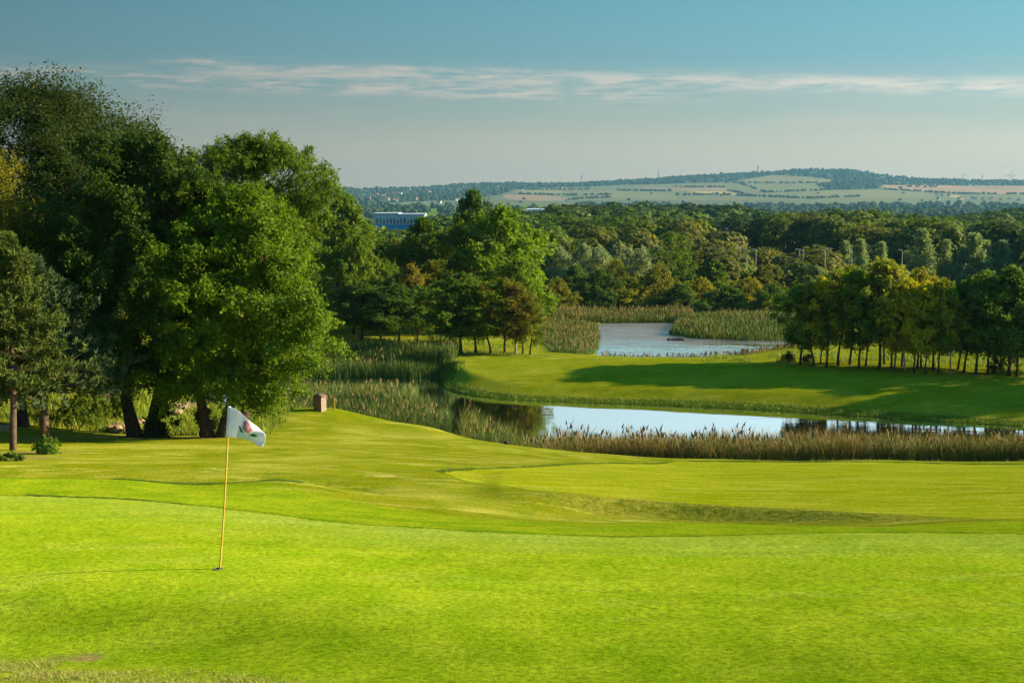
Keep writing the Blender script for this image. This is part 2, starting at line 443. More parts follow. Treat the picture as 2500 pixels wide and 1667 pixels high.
def make_pine(name, seed, H, Rr, base, nbr=70, lean=(0, 0), tr=.13, nt=11, nn=24):
    rg = np.random.default_rng(seed)
    mb = MB()
    zz = np.linspace(0, 1, 10)
    ax = np.stack([lean[0] * zz + .08 * np.sin(zz * 5), lean[1] * zz + .06 * np.cos(zz * 4), zz * H * .97], 1); ax[0, 2] = -.3
    mb.tube(ax, tr * (1 - .85 * zz) + .012, 9)
    P, D, CL = [], [], []
    for i in range(nbr):
        t = rg.uniform(0, 1) ** .9
        z = base + t * (H - base) * .95
        ln = Rr * (.06 + .96 * (1 - t) ** 1.05) * rg.uniform(.55, 1.1) * (0.75 + .25 * min(1, t * 6))
        a = rg.uniform(0, 2 * pi)
        up = .02 + .75 * t ** 1.4 + rg.uniform(-.15, .15)
        s = np.linspace(0, 1, 6)
        j = np.array([np.interp(z, ax[:, 2], ax[:, 0]), np.interp(z, ax[:, 2], ax[:, 1]), z])
        br = j + np.stack([np.cos(a) * ln * s, np.sin(a) * ln * s, ln * (up * s ** 1.6 - .12 * np.sin(pi * s))], 1)
        mb.tube(br, np.linspace(.035 * (1.1 - t) + .008, .006, 6), 5, cap=False)
        for k in range(nt):
            f = rg.uniform(.3, 1.0)
            p = np.array([np.interp(f, s, br[:, c]) for c in range(3)])
            side = rg.normal(size=3) * ln * .16 * (1.2 - f * .5); side[2] = abs(side[2]) * .5
            P.append(p + side); CL.append(rg.uniform())
            dd = np.array([cos(a) * .5, sin(a) * .5, .75]) + rg.normal(size=3) * .3
            D.append(dd / np.linalg.norm(dd))
    P = np.array(P); D = np.array(D); CL = np.array(CL)
    idx = np.repeat(np.arange(len(P)), nn); n = len(idx)
    dirn = D[idx] * .8 + rg.normal(size=(n, 3)) * .55; dirn /= np.linalg.norm(dirn, axis=1)[:, None]
    Ln = rg.uniform(.13, .24, n)
    q0 = P[idx] + D[idx] * rg.uniform(-.12, .16, n)[:, None]
    side = np.cross(dirn, rg.normal(size=(n, 3))); side /= np.linalg.norm(side, axis=1)[:, None]
    w = .022
    V = np.stack([q0 - side * w, q0 + side * w, q0 + dirn * Ln[:, None] + side * w * .3, q0 + dirn * Ln[:, None] - side * w * .3], 1).reshape(-1, 3)
    crown = mesh_np(name + '_crown', V, np.arange(n * 4).reshape(-1, 4), [M_NEEDLE],
                    fattr={'rnd': np.clip(.6 * CL[idx] + .4 * rg.uniform(0, 1, n), 0, 1), 'age': np.zeros(n)})
    return dict(trunk=mb.mesh(name + '_trunk', [M_BARKP], True), crown=crown, H=H, R=Rr)

def put_tree(name, pr, x, y, H, Rr, rz, col, label, cat='tree', group=None, z=None, tilt=0.0):
    z = gz(x, y) if z is None else z
    root = empty(name, (x, y, z - .03), label, cat, group, rz)
    root.scale = (Rr / pr['R'], Rr / pr['R'], H / pr['H'])
    if tilt: root.rotation_euler = (RNG.normal() * tilt, RNG.normal() * tilt, rz)
    link('trunk', pr['trunk'], root)
    link('crown', pr['crown'], root, color=col)
    return root

# ------------------------------------------------------------------ ground
GREEN_NEAR = [hit(*p)[:2] for p in [(54,1140),(151,1144),(299,1150),(396,1159),(504,1172),(612,1184),(720,1199),(847,1210),(1000,1219),(1130,1228),(1246,1233),(1425,1237),(1552,1237.5),(1757,1233),(1937,1229.5),(2117,1227),(2352,1233)]] + [(14, 20), (14, 10), (2, 12.2), (-1.6, 13.9), (-3.6, 14.7), (-5.4, 15.5), (-9, 16.3), (-14, 20), (-14, 26.4), (-11, 26.0)]
GREEN_FAR = [hit(*p)[:2] for p in [(1019,1087),(1047,1082),(1246,1073),(1425,1066),(1552,1061.5),(1865,1062),(2352,1068)]] + [(30, 58), (30, 30)] + [hit(*p)[:2] for p in [(2352,1196),(2171,1190),(1973,1179),(1829,1171),(1552,1155),(1400,1145),(1246,1131),(1066,1104)]]

def fan_grid(rows, nt, tmax, off):
    t = np.linspace(-1, 1, nt); t = np.sign(t) * np.abs(t) ** 1.25 * tmax
    X = t[None, :] * (np.abs(rows)[:, None] + off); Yg = np.repeat(rows[:, None], nt, 1)
    return X, Yg
def grid_faces(nr, nc):
    i = np.arange(nr - 1)[:, None] * nc + np.arange(nc - 1)[None, :]
    return np.stack([i, i + 1, i + nc + 1, i + nc], -1).reshape(-1, 4)

def bank_zone(x, y):
    """the mown hollow's bank below the far green: 0..1"""
    sd = poly_sd(GREEN_FAR, x, y)
    return sstep(-1.9, -1.1, sd) * (sd < -.06) * sstep(-.6, 2, x) * sstep(37, 33, y) * sstep(11.5, 7, x)

def build_ground():
    rows = np.r_[np.arange(-22, 11, 1.5), np.arange(11, 36, .14), np.arange(36, 72, .3), np.arange(72, 128, .3), np.arange(128, 230, 1.2), np.geomspace(230, 4300, 90)]
    nt = 380
    X, Yg = fan_grid(rows, nt, .62, 14.0)
    Z = ground_z(X, Yg)
    x, y = X.ravel(), Yg.ravel()
    near = y < 80
    front = (y < 19.5) & (x < 6)
    sd1 = np.full(x.shape, -50.0); sd2 = np.full(x.shape, -50.0)
    sd1[near] = poly_sd(GREEN_NEAR, x[near], y[near]); sd2[near] = poly_sd(GREEN_FAR, x[near], y[near])
    z = Z.ravel().copy()
    sd1r = sd1.copy(); sd1[front] = np.maximum(sd1[front], 8.0)
    # the longer collar grass stands a touch above the putting surface
    m = y < 70
    z[m] += .018 * sstep(.0, -.10, sd1[m]) + .02 * sstep(.0, -.12, sd2[m]) + .012 * (vnoise(x[m] * 1.3, y[m] * 1.3, 1) - .5) + .05 * (vnoise(x[m] * .3, y[m] * .3, 2) - .5) * sstep(12, 30, y[m])
    m2 = (y > 76) & (y < 125)
    z[m2] += .10 * (vnoise(x[m2] * .35, y[m2] * .45, 4) - .5) * (z[m2] > WATER + .15)
    straw = sstep(30, 36, y) * sstep(62, 50, y) * .75 * sstep(-2.0, -.5, sd2) + .0
    straw = np.maximum(straw, np.where((y > 24) & (y < 66), sstep(-.4, -1.6, sd2) * sstep(-.6, -2.2, sd1) * .75, 0))
    straw = np.maximum(straw, .9 * np.exp(-((y - 36) / 1.5) ** 2) * (x < 1))
    edge = 61.5 + 0 * x
    straw = np.maximum(straw, .9 * sstep(-.3, -1.0, sd2) * sstep(58, 60, y) * (y < 64) * (x > 2))
    straw = np.maximum(straw, .55 * ((y > 104) & (y < 135)) * 1.0)
    straw = np.where((y > 80) & (y <= 106), .22, straw)
    rough = np.zeros_like(x)
    rough = np.maximum(rough, bank_zone(x, y))
    rough = np.maximum(rough, sstep(.3, -1.1, sd1r) * (y < 18.5) * .75)
    isl = (y > 74) & (y < 112)
    sdp = np.full(x.shape, 50.0); sdp[isl] = -poly_sd(NEAR_POND, x[isl], y[isl])
    rough = np.maximum(rough, sstep(1.7, .7, sdp) * isl); bankd = sstep(1.1, .55, sdp) * isl * (y > 79)
    dirt = np.zeros_like(x)
    dirt = np.maximum(dirt, np.exp(-(((x + 4.9) / .75) ** 2 + ((y - 15.2) / .28) ** 2)) * .8)
    for cx_, cy_, r_, a_ in [(xat(70, 48.5), 48.5, 2.2, .75), (xat(30, 45.5), 45.5, 2.5, .7), (xat(330, 59.5), 58.5, 3.0, .8), (xat(490, 59), 57.5, 2.2, .7), (xat(120, 55), 56, 4.0, .6)]:
        dirt = np.maximum(dirt, np.exp(-(((x - cx_) / r_) ** 2 + ((y - cy_) / (r_ * .7)) ** 2)) * a_)
    wild = np.zeros_like(x)
    wild = np.maximum(wild, sstep(60.5, 62.5, y) * sstep(-9.5, -11.5, x) * (y < 110))
    wild = np.maximum(wild, sstep(2.5, 0, sdp) * ((y < 82)) * sstep(62, 66, y))
    wild = np.maximum(wild, sstep(134, 144, y))
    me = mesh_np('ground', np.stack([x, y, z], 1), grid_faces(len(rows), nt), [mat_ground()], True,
                 vattr={'sd1': sd1, 'sd2': sd2, 'straw': straw, 'rough': rough, 'dirt': dirt, 'wild': wild, 'shaded_bank_grass': bankd, 'fringe': sstep(17.2, 14.6, y + .12 * x + .9 * (vnoise(x * .35, y * .6, 71) - .5))})
    tag(link('ground', me), kind='structure')

def mat_ground():
    m, nt, out = newmat('turf'); n = N(nt)
    pos = n.node('ShaderNodeNewGeometry').outputs['Position']
    flat = n.scalevec(pos, (1, 1, .02))
    A = lambda k: n.attr(k).outputs['Fac']
    big = n.noise(flat, .22, 3); mid = n.noise(flat, 1.1, 4, .6); streak = n.noise(n.scalevec(pos, (.42, 1.5, .02)), 1.3, 6, .68, .3)
    fine = n.noise(n.scalevec(pos, (.75, 1, .3)), 16, 5, .75); vfine = n.noise(flat, 60, 3, .7)
    wob = n.math('MULTIPLY', n.math('SUBTRACT', n.noise(flat, 3.0, 4), .5), .16)
    sd1 = n.math('ADD', A('sd1'), wob); sd2 = n.math('ADD', A('sd2'), wob)
    rough_c = n.mix(n.ramp(mid, .3, .7), (.150, .190, .009), (.215, .225, .012))
    strawm = n.math('MULTIPLY', n.math('MULTIPLY', A('straw'), n.ramp(streak, .46, .70)), n.ramp(n.noise(n.scalevec(pos, (.5, 1, .02)), .45, 4, .65), .36, .62, .15, 1))
    strawm2 = n.math('MULTIPLY', A('straw'), n.ramp(big, .45, .75, 0, .45))
    fair = n.mix(n.math('MAXIMUM', strawm, strawm2), rough_c, (.56, .50, .20))
    fair = n.mix(1.0, fair, (.74, .80, .55), 'MULTIPLY')
    green = n.mix(n.ramp(mid, .30, .72), (.165, .262, .007), (.235, .305, .014))
    green = n.mix(n.ramp(streak, .5, .78, 0, .45), green, (.33, .38, .07))
    green = n.mix(n.ramp(big, .55, .80, 0, .35), green, (.23, .285, .06))
    green = n.mix(n.math('MULTIPLY', n.ramp(A('sd1'), 3.2, .4), n.ramp(big, .35, .6, .2, .6)), green, (.212, .275, .055))  # low-angle sheen painted in as a paler, cooler band inside the edge
    farg = n.mix(n.ramp(streak, .40, .66), (.175, .222, .004), (.265, .280, .030))
    fringe = n.mix(n.ramp(mid, .3, .7), (.120, .200, .006), (.190, .250, .010))
    fringe = n.mix(n.ramp(streak, .58, .8, 0, .5), fringe, (.30, .29, .07))
    near1 = n.ramp(sd1, -4.2, -3.4)
    c = n.mix(near1, fair, fringe)
    c = n.mix(n.ramp(sd2, -.02, .02, smooth=False), c, farg)
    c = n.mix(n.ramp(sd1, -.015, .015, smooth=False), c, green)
    c = n.mix(n.math('MULTIPLY', A('fringe'), .75), c, n.mix(n.ramp(mid, .3, .7), (.105, .180, .004), (.165, .235, .010)))
    # a narrow collar of longer, denser grass round both greens
    col1 = n.math('MULTIPLY', n.ramp(sd1, -.13, -.09, smooth=False), n.ramp(sd1, 0.0, -.02, smooth=False))
    col2 = n.math('MULTIPLY', n.ramp(sd2, -.22, -.16, smooth=False), n.ramp(sd2, 0.0, -.02, smooth=False))
    c = n.mix(n.math('MULTIPLY', n.math('MAXIMUM', col1, col2), .4), c, (.055, .095, .006))
    rg = n.mix(n.ramp(n.noise(flat, 5.0, 4, .7), .35, .62), (.085, .115, .010), (.20, .20, .03))
    c = n.mix(n.math('MULTIPLY', A('rough'), .85), c, rg)
    c = n.mix(n.math('MULTIPLY', A('wild'), .9), c, n.mix(n.ramp(mid, .35, .65), (.06, .11, .008), (.14, .19, .014)))
    c = n.mix(n.math('MULTIPLY', A('shaded_bank_grass'), .85), c, n.mix(n.ramp(mid, .3, .7), (.030, .058, .006), (.075, .105, .010)))  # shade of the bank's water-facing side painted in, with its longer dark grass
    dm = n.ramp(n.math('ADD', n.math('MULTIPLY', A('dirt'), 1.0), n.math('MULTIPLY', n.math('SUBTRACT', mid, .5), 1.1)), .38, .72)
    c = n.mix(n.math('MULTIPLY', dm, .8), c, (.17, .125, .07))
    val = n.math('ADD', n.math('MULTIPLY', n.math('SUBTRACT', fine, .5), 2.7), n.math('MULTIPLY', n.math('SUBTRACT', vfine, .5), 1.9))
    k = n.math('MAXIMUM', n.math('ADD', 1.0, val), .25)
    comb = n.node('ShaderNodeCombineColor')
    for i in range(3): n.set(comb.inputs[i], k)
    c = n.mix(1.0, c, comb.outputs[0], 'MULTIPLY')
    stripe = n.noise(n.scalevec(pos, (.10, 2.2, .02)), 1.0, 3, .6, .2)
    kk = n.math('ADD', n.ramp(stripe, .3, .7, .94, 1.06), n.math('MULTIPLY', n.math('SUBTRACT', big, .5), .42))
    cs = n.node('ShaderNodeCombineColor')
    for i in range(3): n.set(cs.inputs[i], kk)
    c = n.mix(1.0, c, cs.outputs[0], 'MULTIPLY')
    c = n.mix(1.0, c, (1.14, 1.04, .75), 'MULTIPLY')
    b = n.node('ShaderNodeBsdfDiffuse'); nt.links.new(c, b.inputs['Color']); b.inputs['Roughness'].default_value = .6
    bp = n.node('ShaderNodeBump'); bp.inputs['Strength'].default_value = .55; bp.inputs['Distance'].default_value = .035
    h = n.math('ADD', n.math('MULTIPLY', fine, .7), n.math('MULTIPLY', vfine, .5))
    nt.links.new(n.math('ADD', h, n.math('MULTIPLY', n.noise(flat, 5, 4, .6), n.math('ADD', .4, A('rough')))), bp.inputs['Height'])
    nt.links.new(bp.outputs[0], b.inputs['Normal'])
    nt.links.new(b.outputs[0], out.inputs[0])
    return m

def mat_water(weed):
    m, nt, out = newmat('pond_surface' + ('_weed' if weed else '')); n = N(nt)
    pos = n.node('ShaderNodeNewGeometry').outputs['Position']
    w1 = n.noise(n.scalevec(pos, (.35, 1.2, 1)), 1.6, 3, .5)
    calm = n.ramp(n.noise(n.scalevec(pos, (.06, .22, 1)), 1.0, 2), .40, .65, .15, 1.0)
    bp = n.node('ShaderNodeBump'); bp.inputs['Distance'].default_value = .22 if weed else .016
    nt.links.new(n.math('MULTIPLY', calm, .5), bp.inputs['Strength'])
    nt.links.new(w1, bp.inputs['Height'])
    g = n.node('ShaderNodeBsdfGlossy'); g.inputs['Color'].default_value = (.97, .95, .90, 1) if weed else (.93, .96, 1, 1); g.inputs['Roughness'].default_value = .035
    nt.links.new(bp.outputs[0], g.inputs['Normal'])
    d = n.node('ShaderNodeBsdfDiffuse'); d.inputs[0].default_value = (.012, .018, .010, 1)
    mx = n.node('ShaderNodeMixShader'); mx.inputs[0].default_value = .9
    nt.links.new(d.outputs[0], mx.inputs[1]); nt.links.new(g.outputs[0], mx.inputs[2])
    sh = mx.outputs[0]
    if weed:
        sep = n.node('ShaderNodeSeparateXYZ'); nt.links.new(pos, sep.inputs[0])
        e = n.math('ADD', sep.outputs[1], n.math('MULTIPLY', n.math('SUBTRACT', n.noise(n.scalevec(pos, (.35, 1, 1)), .35, 4, .65), .5), 16))
        f = n.math('MULTIPLY', n.ramp(e, 121, 129), n.ramp(n.noise(n.scalevec(pos, (.22, .8, 1)), .8, 5, .7), .34, .56, .45, .95))
        wd = n.principled(n.mix(n.noise(pos, 1.5, 4), (.075, .062, .045), (.15, .125, .10)), .55, .35)
        m2 = n.node('ShaderNodeMixShader'); nt.links.new(f, m2.inputs[0]); nt.links.new(sh, m2.inputs[1]); nt.links.new(wd.outputs[0], m2.inputs[2])
        sh = m2.outputs[0]
    nt.links.new(sh, out.inputs[0])
    return m

build_ground()
def water(name, x0, x1, y0, y1, weed):
    X, Yg = np.meshgrid(np.linspace(x0, x1, 12), np.linspace(y0, y1, 12))
    me = mesh_np(name, np.stack([X.ravel(), Yg.ravel(), np.full(X.size, WATER)], 1), grid_faces(12, 12), [mat_water(weed)])
    tag(link(name, me), kind='structure')
water('near_pond_water', -32, 70, 63, 108.5, False)
water('far_pond_water', -4, 52, 108.6, 153, True)

# ------------------------------------------------------------------ hills and the valley beyond
SKY = np.array([(-400,436),(780,433),(860,433),(930,431),(1000,428.5),(1050,424),(1100,421),(1180,420),(1270,421),(1330,420),(1420,415),(1500,410.5),(1600,404),(1700,399),(1780,395),(1830,391),(1880,389),(1950,391.5),(2000,399),(2060,406),(2110,410),(2200,413),(2352,415),(2700,420)], float)
HILL_Y0, HILL_Y1 = 3750.0, 6500.0
def crest_z(a):
    vx = (a * FPX + CX) / K       # near the horizon a bearing is almost a column of the photograph
    return (455 - np.interp(vx, SKY[:, 0], SKY[:, 1]) * K) / FPX * HILL_Y1 - 5
def hill_z(x, y):
    a = x / y
    s = np.clip((y - HILL_Y0) / (HILL_Y1 - HILL_Y0), -.2, 1.6)
    cz = crest_z(a)
    up = np.where(s < 1, np.clip(s, 0, 1) ** 1.15 * (1 - .15 * (1 - np.clip(s, 0, 1))), 1 - (s - 1) * .9)
    return -51 + (cz + 51) * up + np.where(s < 0, s * 60, 0) + 3.0 * (vnoise(x / 420, y / 420, 8) - .5) * np.clip(s * 4, 0, 1) * np.clip((1.0 - s) * 5, 0, 1)
C4 = lambda L_: [((1650 + .3636 * a) / K, (380 + .3636 * b) / K) for a, b in L_]
C3 = lambda L_: [((800 + .3636 * a) / K, (380 + .3636 * b) / K) for a, b in L_]
FIELDS = [
    (C4([(-900,205),(340,178),(1000,235),(2338,235),(2338,300),(-900,300)]), (.13,.15,.055)),
    (C4([(0,180),(340,178),(460,200),(600,245),(330,215),(0,212)]), (.15,.17,.05)),
    (C4([(340,180),(500,150),(660,130),(900,140),(1080,165),(960,182),(660,184)]), (.21,.20,.075)),
    (C4([(400,186),(660,186),(960,184),(950,200),(1000,230),(600,247)]), (.16,.185,.06)),
    (C4([(-120,216),(300,213),(350,236),(-60,236)]), (.30,.20,.12)),
    (C4([(60,238),(345,240),(475,268),(200,262)]), (.34,.31,.09)),
    (C4([(1365,196),(2338,202),(2338,258),(1900,255),(1400,226)]), (.32,.22,.12)),
    (C4([(1780,250),(1850,256),(1905,274),(1880,282),(1800,275)]), (.40,.37,.10)),
    (C4([(600,250),(1000,236),(1400,232),(1900,262),(1700,280),(900,285)]), (.155,.175,.055)),
    (C4([(480,272),(900,288),(1700,284),(1700,312),(480,300)]), (.12,.145,.05)),
    (C3([(1270,230),(1560,232),(1600,250),(1275,256)]), (.22,.21,.08)),
    (C3([(1180,262),(1500,268),(1620,290),(1600,304),(1380,306),(1180,290)]), (.27,.19,.11)),
    (C3([(1560,190),(1900,195),(2338,192),(2338,210),(1700,225)]), (.14,.165,.055)),
    (C3([(1640,240),(2100,236),(2338,262),(2338,290),(1800,280)]), (.17,.19,.06)),
    (C3([(2060,215),(2338,214),(2338,234),(2240,230)]), (.28,.19,.11)),
    (C3([(560,238),(760,236),(840,250),(700,262)]), (.15,.17,.06)),
]
WOODS = [
    C4([(-60,142),(420,116),(860,94),(960,90),(1240,108),(1400,142),(1500,160),(2420,176),(2420,199),(1364,193),(1362,222),(1010,232),(946,196),(1085,166),(860,140),(660,127),(340,180),(180,184),(-60,186)]),
    C3([(1180,195),(1640,192),(1960,180),(2400,140),(2400,186),(1980,198),(1640,214),(1250,222)]),
    C3([(-300,228),(100,226),(540,222),(780,200),(1100,180),(1260,190),(1250,232),(1160,262),(900,300),(300,320),(-300,300)]),
]
HEDGES = [C4(p) for p in ([(425,186),(500,212),(600,246)], [(340,182),(660,185),(960,184)], [(600,247),(760,242),(1000,232)], [(350,236),(420,252),(500,270)], [(0,212),(330,214)], [(1400,228),(1700,245),(1900,258),(2338,259)],
          [(1370,196),(1800,200),(2338,202)], [(480,272),(900,288),(1250,275)], [(1500,220),(1560,210),(1750,212)], [(0,268),(300,262),(500,272)])] + \
         [C3(p) for p in ([(1270,229),(1560,230),(1760,228)], [(1275,258),(1640,268),(1900,262)], [(1600,304),(1700,290),(1900,282)], [(1950,236),(2338,240)], [(560,262),(900,258)])]
def hill_point(vx, vy):
    """where the line of sight through the photograph meets the hillside"""
    a, s = bearing(vx, vy)
    Y = np.linspace(HILL_Y0, HILL_Y1, 900)
    d = hill_z(a * Y, Y) - s * Y
    i = int(np.argmax(d > 0)) if (d > 0).any() else len(Y) - 1
    return a * Y[i], Y[i]
def build_hills():
    nr, nc = 120, 560
    rows = np.r_[np.linspace(HILL_Y0 - 250, HILL_Y0, 6)[:-1], np.linspace(HILL_Y0, HILL_Y1, nr), np.linspace(HILL_Y1 + 60, 9000, 8)]
    a = np.linspace(-.55, .55, nc)
    X = a[None] * rows[:, None]; Yg = np.repeat(rows[:, None], nc, 1)
    Z = hill_z(X, Yg)
    # column and row of each field corner, so that the fields lie where the photograph has them
    vxx = ((X / Yg) * FPX + CX) / K
    vyy = (HOR - (Z / Yg) * FPX * 1.012) / K
    colr = np.empty(X.shape + (3,)); colr[:] = (.095, .125, .05)
    big = vnoise(X / 300, Yg / 260, 12)
    colr *= (.75 + .5 * big)[..., None]
    for poly, c in FIELDS:
        m = poly_sd(poly, vxx.ravel(), vyy.ravel()).reshape(X.shape) > 0
        colr[m] = c
    for poly in WOODS:
        m = poly_sd(poly, vxx.ravel(), vyy.ravel()).reshape(X.shape) > 0
        colr[m] = (.022, .036, .014)
    colr *= np.array([1.02, .78, .72])
    m, nt, out = newmat('hill_fields'); n = N(nt)
    pos = n.node('ShaderNodeNewGeometry').outputs['Position']
    c = n.mix(n.ramp(n.noise(n.scalevec(pos, (1, .4, 1)), .006, 4), .3, .7, 0, .5), n.attr('field').outputs['Color'], (.10, .13, .05))
    nt.links.new(n.principled(c, .9, .1).outputs[0], out.inputs[0])
    me = mesh_np('hills', np.stack([X.ravel(), Yg.ravel(), Z.ravel()], 1), grid_faces(*X.shape), [m], True, vcol={'field': colr.reshape(-1, 3)})
    tag(link('hills', me), kind='structure')
build_hills()

def icos():
    t = (1 + 5 ** .5) / 2
    V = np.array([[-1,t,0],[1,t,0],[-1,-t,0],[1,-t,0],[0,-1,t],[0,1,t],[0,-1,-t],[0,1,-t],[t,0,-1],[t,0,1],[-t,0,-1],[-t,0,1]], float)
    V /= np.linalg.norm(V[0])
    F = np.array([[0,11,5],[0,5,1],[0,1,7],[0,7,10],[0,10,11],[1,5,9],[5,11,4],[11,10,2],[10,7,6],[7,1,8],[3,9,4],[3,4,2],[3,2,6],[3,6,8],[3,8,9],[4,9,5],[2,4,11],[6,2,10],[8,6,7],[9,8,1]])
    # one subdivision
    VV = list(map(tuple, V)); cache = {}; out = []
    def midp(a, b):
        k = (min(a, b), max(a, b))
        if k not in cache:
            p = (np.array(VV[a]) + np.array(VV[b])) / 2; p /= np.linalg.norm(p); cache[k] = len(VV); VV.append(tuple(p))
        return cache[k]
    for a, b, c in F:
        x, y, z = midp(a, b), midp(b, c), midp(c, a)
        out += [[a, x, z], [b, y, x], [c, z, y], [x, y, z]]
    return np.array(VV), np.array(out)
ICV, ICF = icos()
def mat_far_wood():
    m, nt, out = newmat('far_foliage'); n = N(nt)
    rnd = n.attr('rnd').outputs['Fac']
    pos = n.node('ShaderNodeNewGeometry').outputs['Position']
    c = n.mix(rnd, (.016, .034, .012), (.042, .054, .016))
    c = n.mix(n.ramp(n.noise(pos, .5, 4, .7), .35, .65, 0, .6), c, n.mix(1.0, c, (.5, .5, .5), 'MULTIPLY'))
    nt.links.new(n.principled(c, .9, .05).outputs[0], out.inputs[0])
    return m
M_FARWOOD = mat_far_wood()
def blob_wood(name, P, rad, hgt, seed):
    rg = np.random.default_rng(seed)
    n = len(P)
    V = ICV[None] * np.stack([rad, rad, hgt], 1)[:, None, :]
    V = V * (1 + rg.normal(size=(n, len(ICV), 1)) * .13) + (P + np.c_[np.zeros((n, 2)), hgt * .55])[:, None, :]
    F = (ICF[None] + (np.arange(n) * len(ICV))[:, None, None]).reshape(-1, 3)
    me = mesh_np(name, V.reshape(-1, 3), F, [M_FARWOOD], False, fattr={'rnd': np.repeat(rg.uniform(0, 1, n), len(ICF))})
    return tag(link(name, me), kind='stuff')
def sample_poly(poly, n, rg):
    P = np.asarray(poly); lo, hi = P.min(0), P.max(0); out = []
    tot = 0
    while tot < n:
        q = rg.uniform(lo, hi, (n * 2, 2)); q = q[poly_sd(poly, q[:, 0], q[:, 1]) > 0]
        out.append(q); tot += len(q)
    return np.concatenate(out)[:n]
rg = np.random.default_rng(5)
pts = []; n_wood = 0
for poly, cnt in zip(WOODS, (900, 360, 620)):
    for vx, vy in sample_poly(poly, cnt, rg): pts.append(hill_point(vx, vy))
# a fringe of trees along the skyline
for vx in np.arange(760, 2420, 3.2):
    if rg.uniform() < .75:
        Yc = HILL_Y1 - rg.uniform(0, 160); pts.append((bearing(vx, 430)[0] * Yc, Yc))
n_wood = len(pts)
for hl in HEDGES:
    for (ax, ay), (bx, by) in zip(hl[:-1], hl[1:]):
        k = int(math.hypot(bx - ax, (by - ay) * 3) / 3.4)
        for t in rg.uniform(0, 1, k): pts.append(hill_point(ax + (bx - ax) * t, ay + (by - ay) * t + rg.normal() * .3))

for vx, vy in rg.uniform((800, 440), (2352, 468), (12, 2)): pts.append(hill_point(vx, vy))
P = np.array(pts); P = np.c_[P, hill_z(P[:, 0], P[:, 1])]
hh = rg.uniform(4.5, 8, len(P)) * np.where(rg.uniform(0, 1, len(P)) > .9, 1.35, 1)
sz = np.where(np.arange(len(P)) < n_wood, 1.0, .62)
blob_wood('hillside_wood', P, rg.uniform(5, 10, len(P)) * sz, hh * sz, 6)
# wood on the valley floor between the near trees and the hill
a = np.r_[rg.uniform(-.42, .42, 4200)]; Yv = rg.uniform(1500, 3700, 4200)
x = a * Yv
vden = vnoise(x / 160, Yv / 260, 21)
keep = (vden > .33) & ((a > .045) | (vnoise(x / 120, Yv / 120, 22) > .5))
x, Yv = x[keep], Yv[keep]
P = np.stack([x, Yv, ground_z(x, Yv)], 1)
blob_wood('valley_wood', P, rg.uniform(5, 9.5, len(P)), rg.uniform(4.5, 8.5, len(P)) * (.75 + .5 * vnoise(x / 90, Yv / 200, 23)), 7)

# ------------------------------------------------------------------ trees: one prototype of each kind
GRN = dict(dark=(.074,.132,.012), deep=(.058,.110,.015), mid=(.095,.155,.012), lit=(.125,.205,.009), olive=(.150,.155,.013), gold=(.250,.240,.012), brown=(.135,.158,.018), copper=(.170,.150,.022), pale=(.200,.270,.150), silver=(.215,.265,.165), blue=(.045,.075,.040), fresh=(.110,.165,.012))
# the big trees on the left (each grown for its own place)
def hero(name, kind, trunk_v, Yt, top_v, Rr, col, label, **kw):
    x = xat(trunk_v[0], Yt, trunk_v[1]); z = gz(x, Yt)
    H = topz(top_v, Yt) - z
    pr = make_tree(name, kw.pop('seed'), H, Rr, **kw)
    return put_tree(name, pr, x, Yt, H, Rr, 0, GRN[col] if isinstance(col, str) else col, label, z=z)
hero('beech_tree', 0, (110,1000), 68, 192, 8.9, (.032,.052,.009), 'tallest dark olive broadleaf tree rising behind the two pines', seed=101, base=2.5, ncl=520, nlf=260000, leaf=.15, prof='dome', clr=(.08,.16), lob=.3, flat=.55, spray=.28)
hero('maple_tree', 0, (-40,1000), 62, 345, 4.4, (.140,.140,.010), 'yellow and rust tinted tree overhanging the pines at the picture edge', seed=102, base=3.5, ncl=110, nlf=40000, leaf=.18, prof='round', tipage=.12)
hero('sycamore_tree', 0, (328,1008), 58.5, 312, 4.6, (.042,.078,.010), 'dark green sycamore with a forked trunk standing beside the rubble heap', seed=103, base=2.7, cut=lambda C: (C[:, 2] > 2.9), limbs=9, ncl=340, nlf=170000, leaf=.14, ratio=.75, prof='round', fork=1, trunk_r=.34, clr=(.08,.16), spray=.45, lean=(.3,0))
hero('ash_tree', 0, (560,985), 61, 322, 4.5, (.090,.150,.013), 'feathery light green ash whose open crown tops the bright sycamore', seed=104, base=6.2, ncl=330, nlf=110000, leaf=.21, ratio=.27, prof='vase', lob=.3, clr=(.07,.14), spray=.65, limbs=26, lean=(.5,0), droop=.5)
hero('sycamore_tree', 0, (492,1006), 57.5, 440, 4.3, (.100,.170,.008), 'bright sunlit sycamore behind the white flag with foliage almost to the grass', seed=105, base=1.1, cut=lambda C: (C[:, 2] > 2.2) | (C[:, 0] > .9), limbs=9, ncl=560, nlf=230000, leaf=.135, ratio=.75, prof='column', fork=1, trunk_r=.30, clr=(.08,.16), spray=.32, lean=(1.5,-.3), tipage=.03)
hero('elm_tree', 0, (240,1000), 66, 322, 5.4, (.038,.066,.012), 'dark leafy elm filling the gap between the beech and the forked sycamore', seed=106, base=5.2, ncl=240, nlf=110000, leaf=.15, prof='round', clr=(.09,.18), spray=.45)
hero('holly_tree', 0, (52,1000), 60, 640, 2.6, (.030,.055,.010), 'small shaded dark tree with a thick trunk between the two pines', seed=107, base=2.0, ncl=60, nlf=14000, leaf=.2, prof='round', trunk_r=.28)

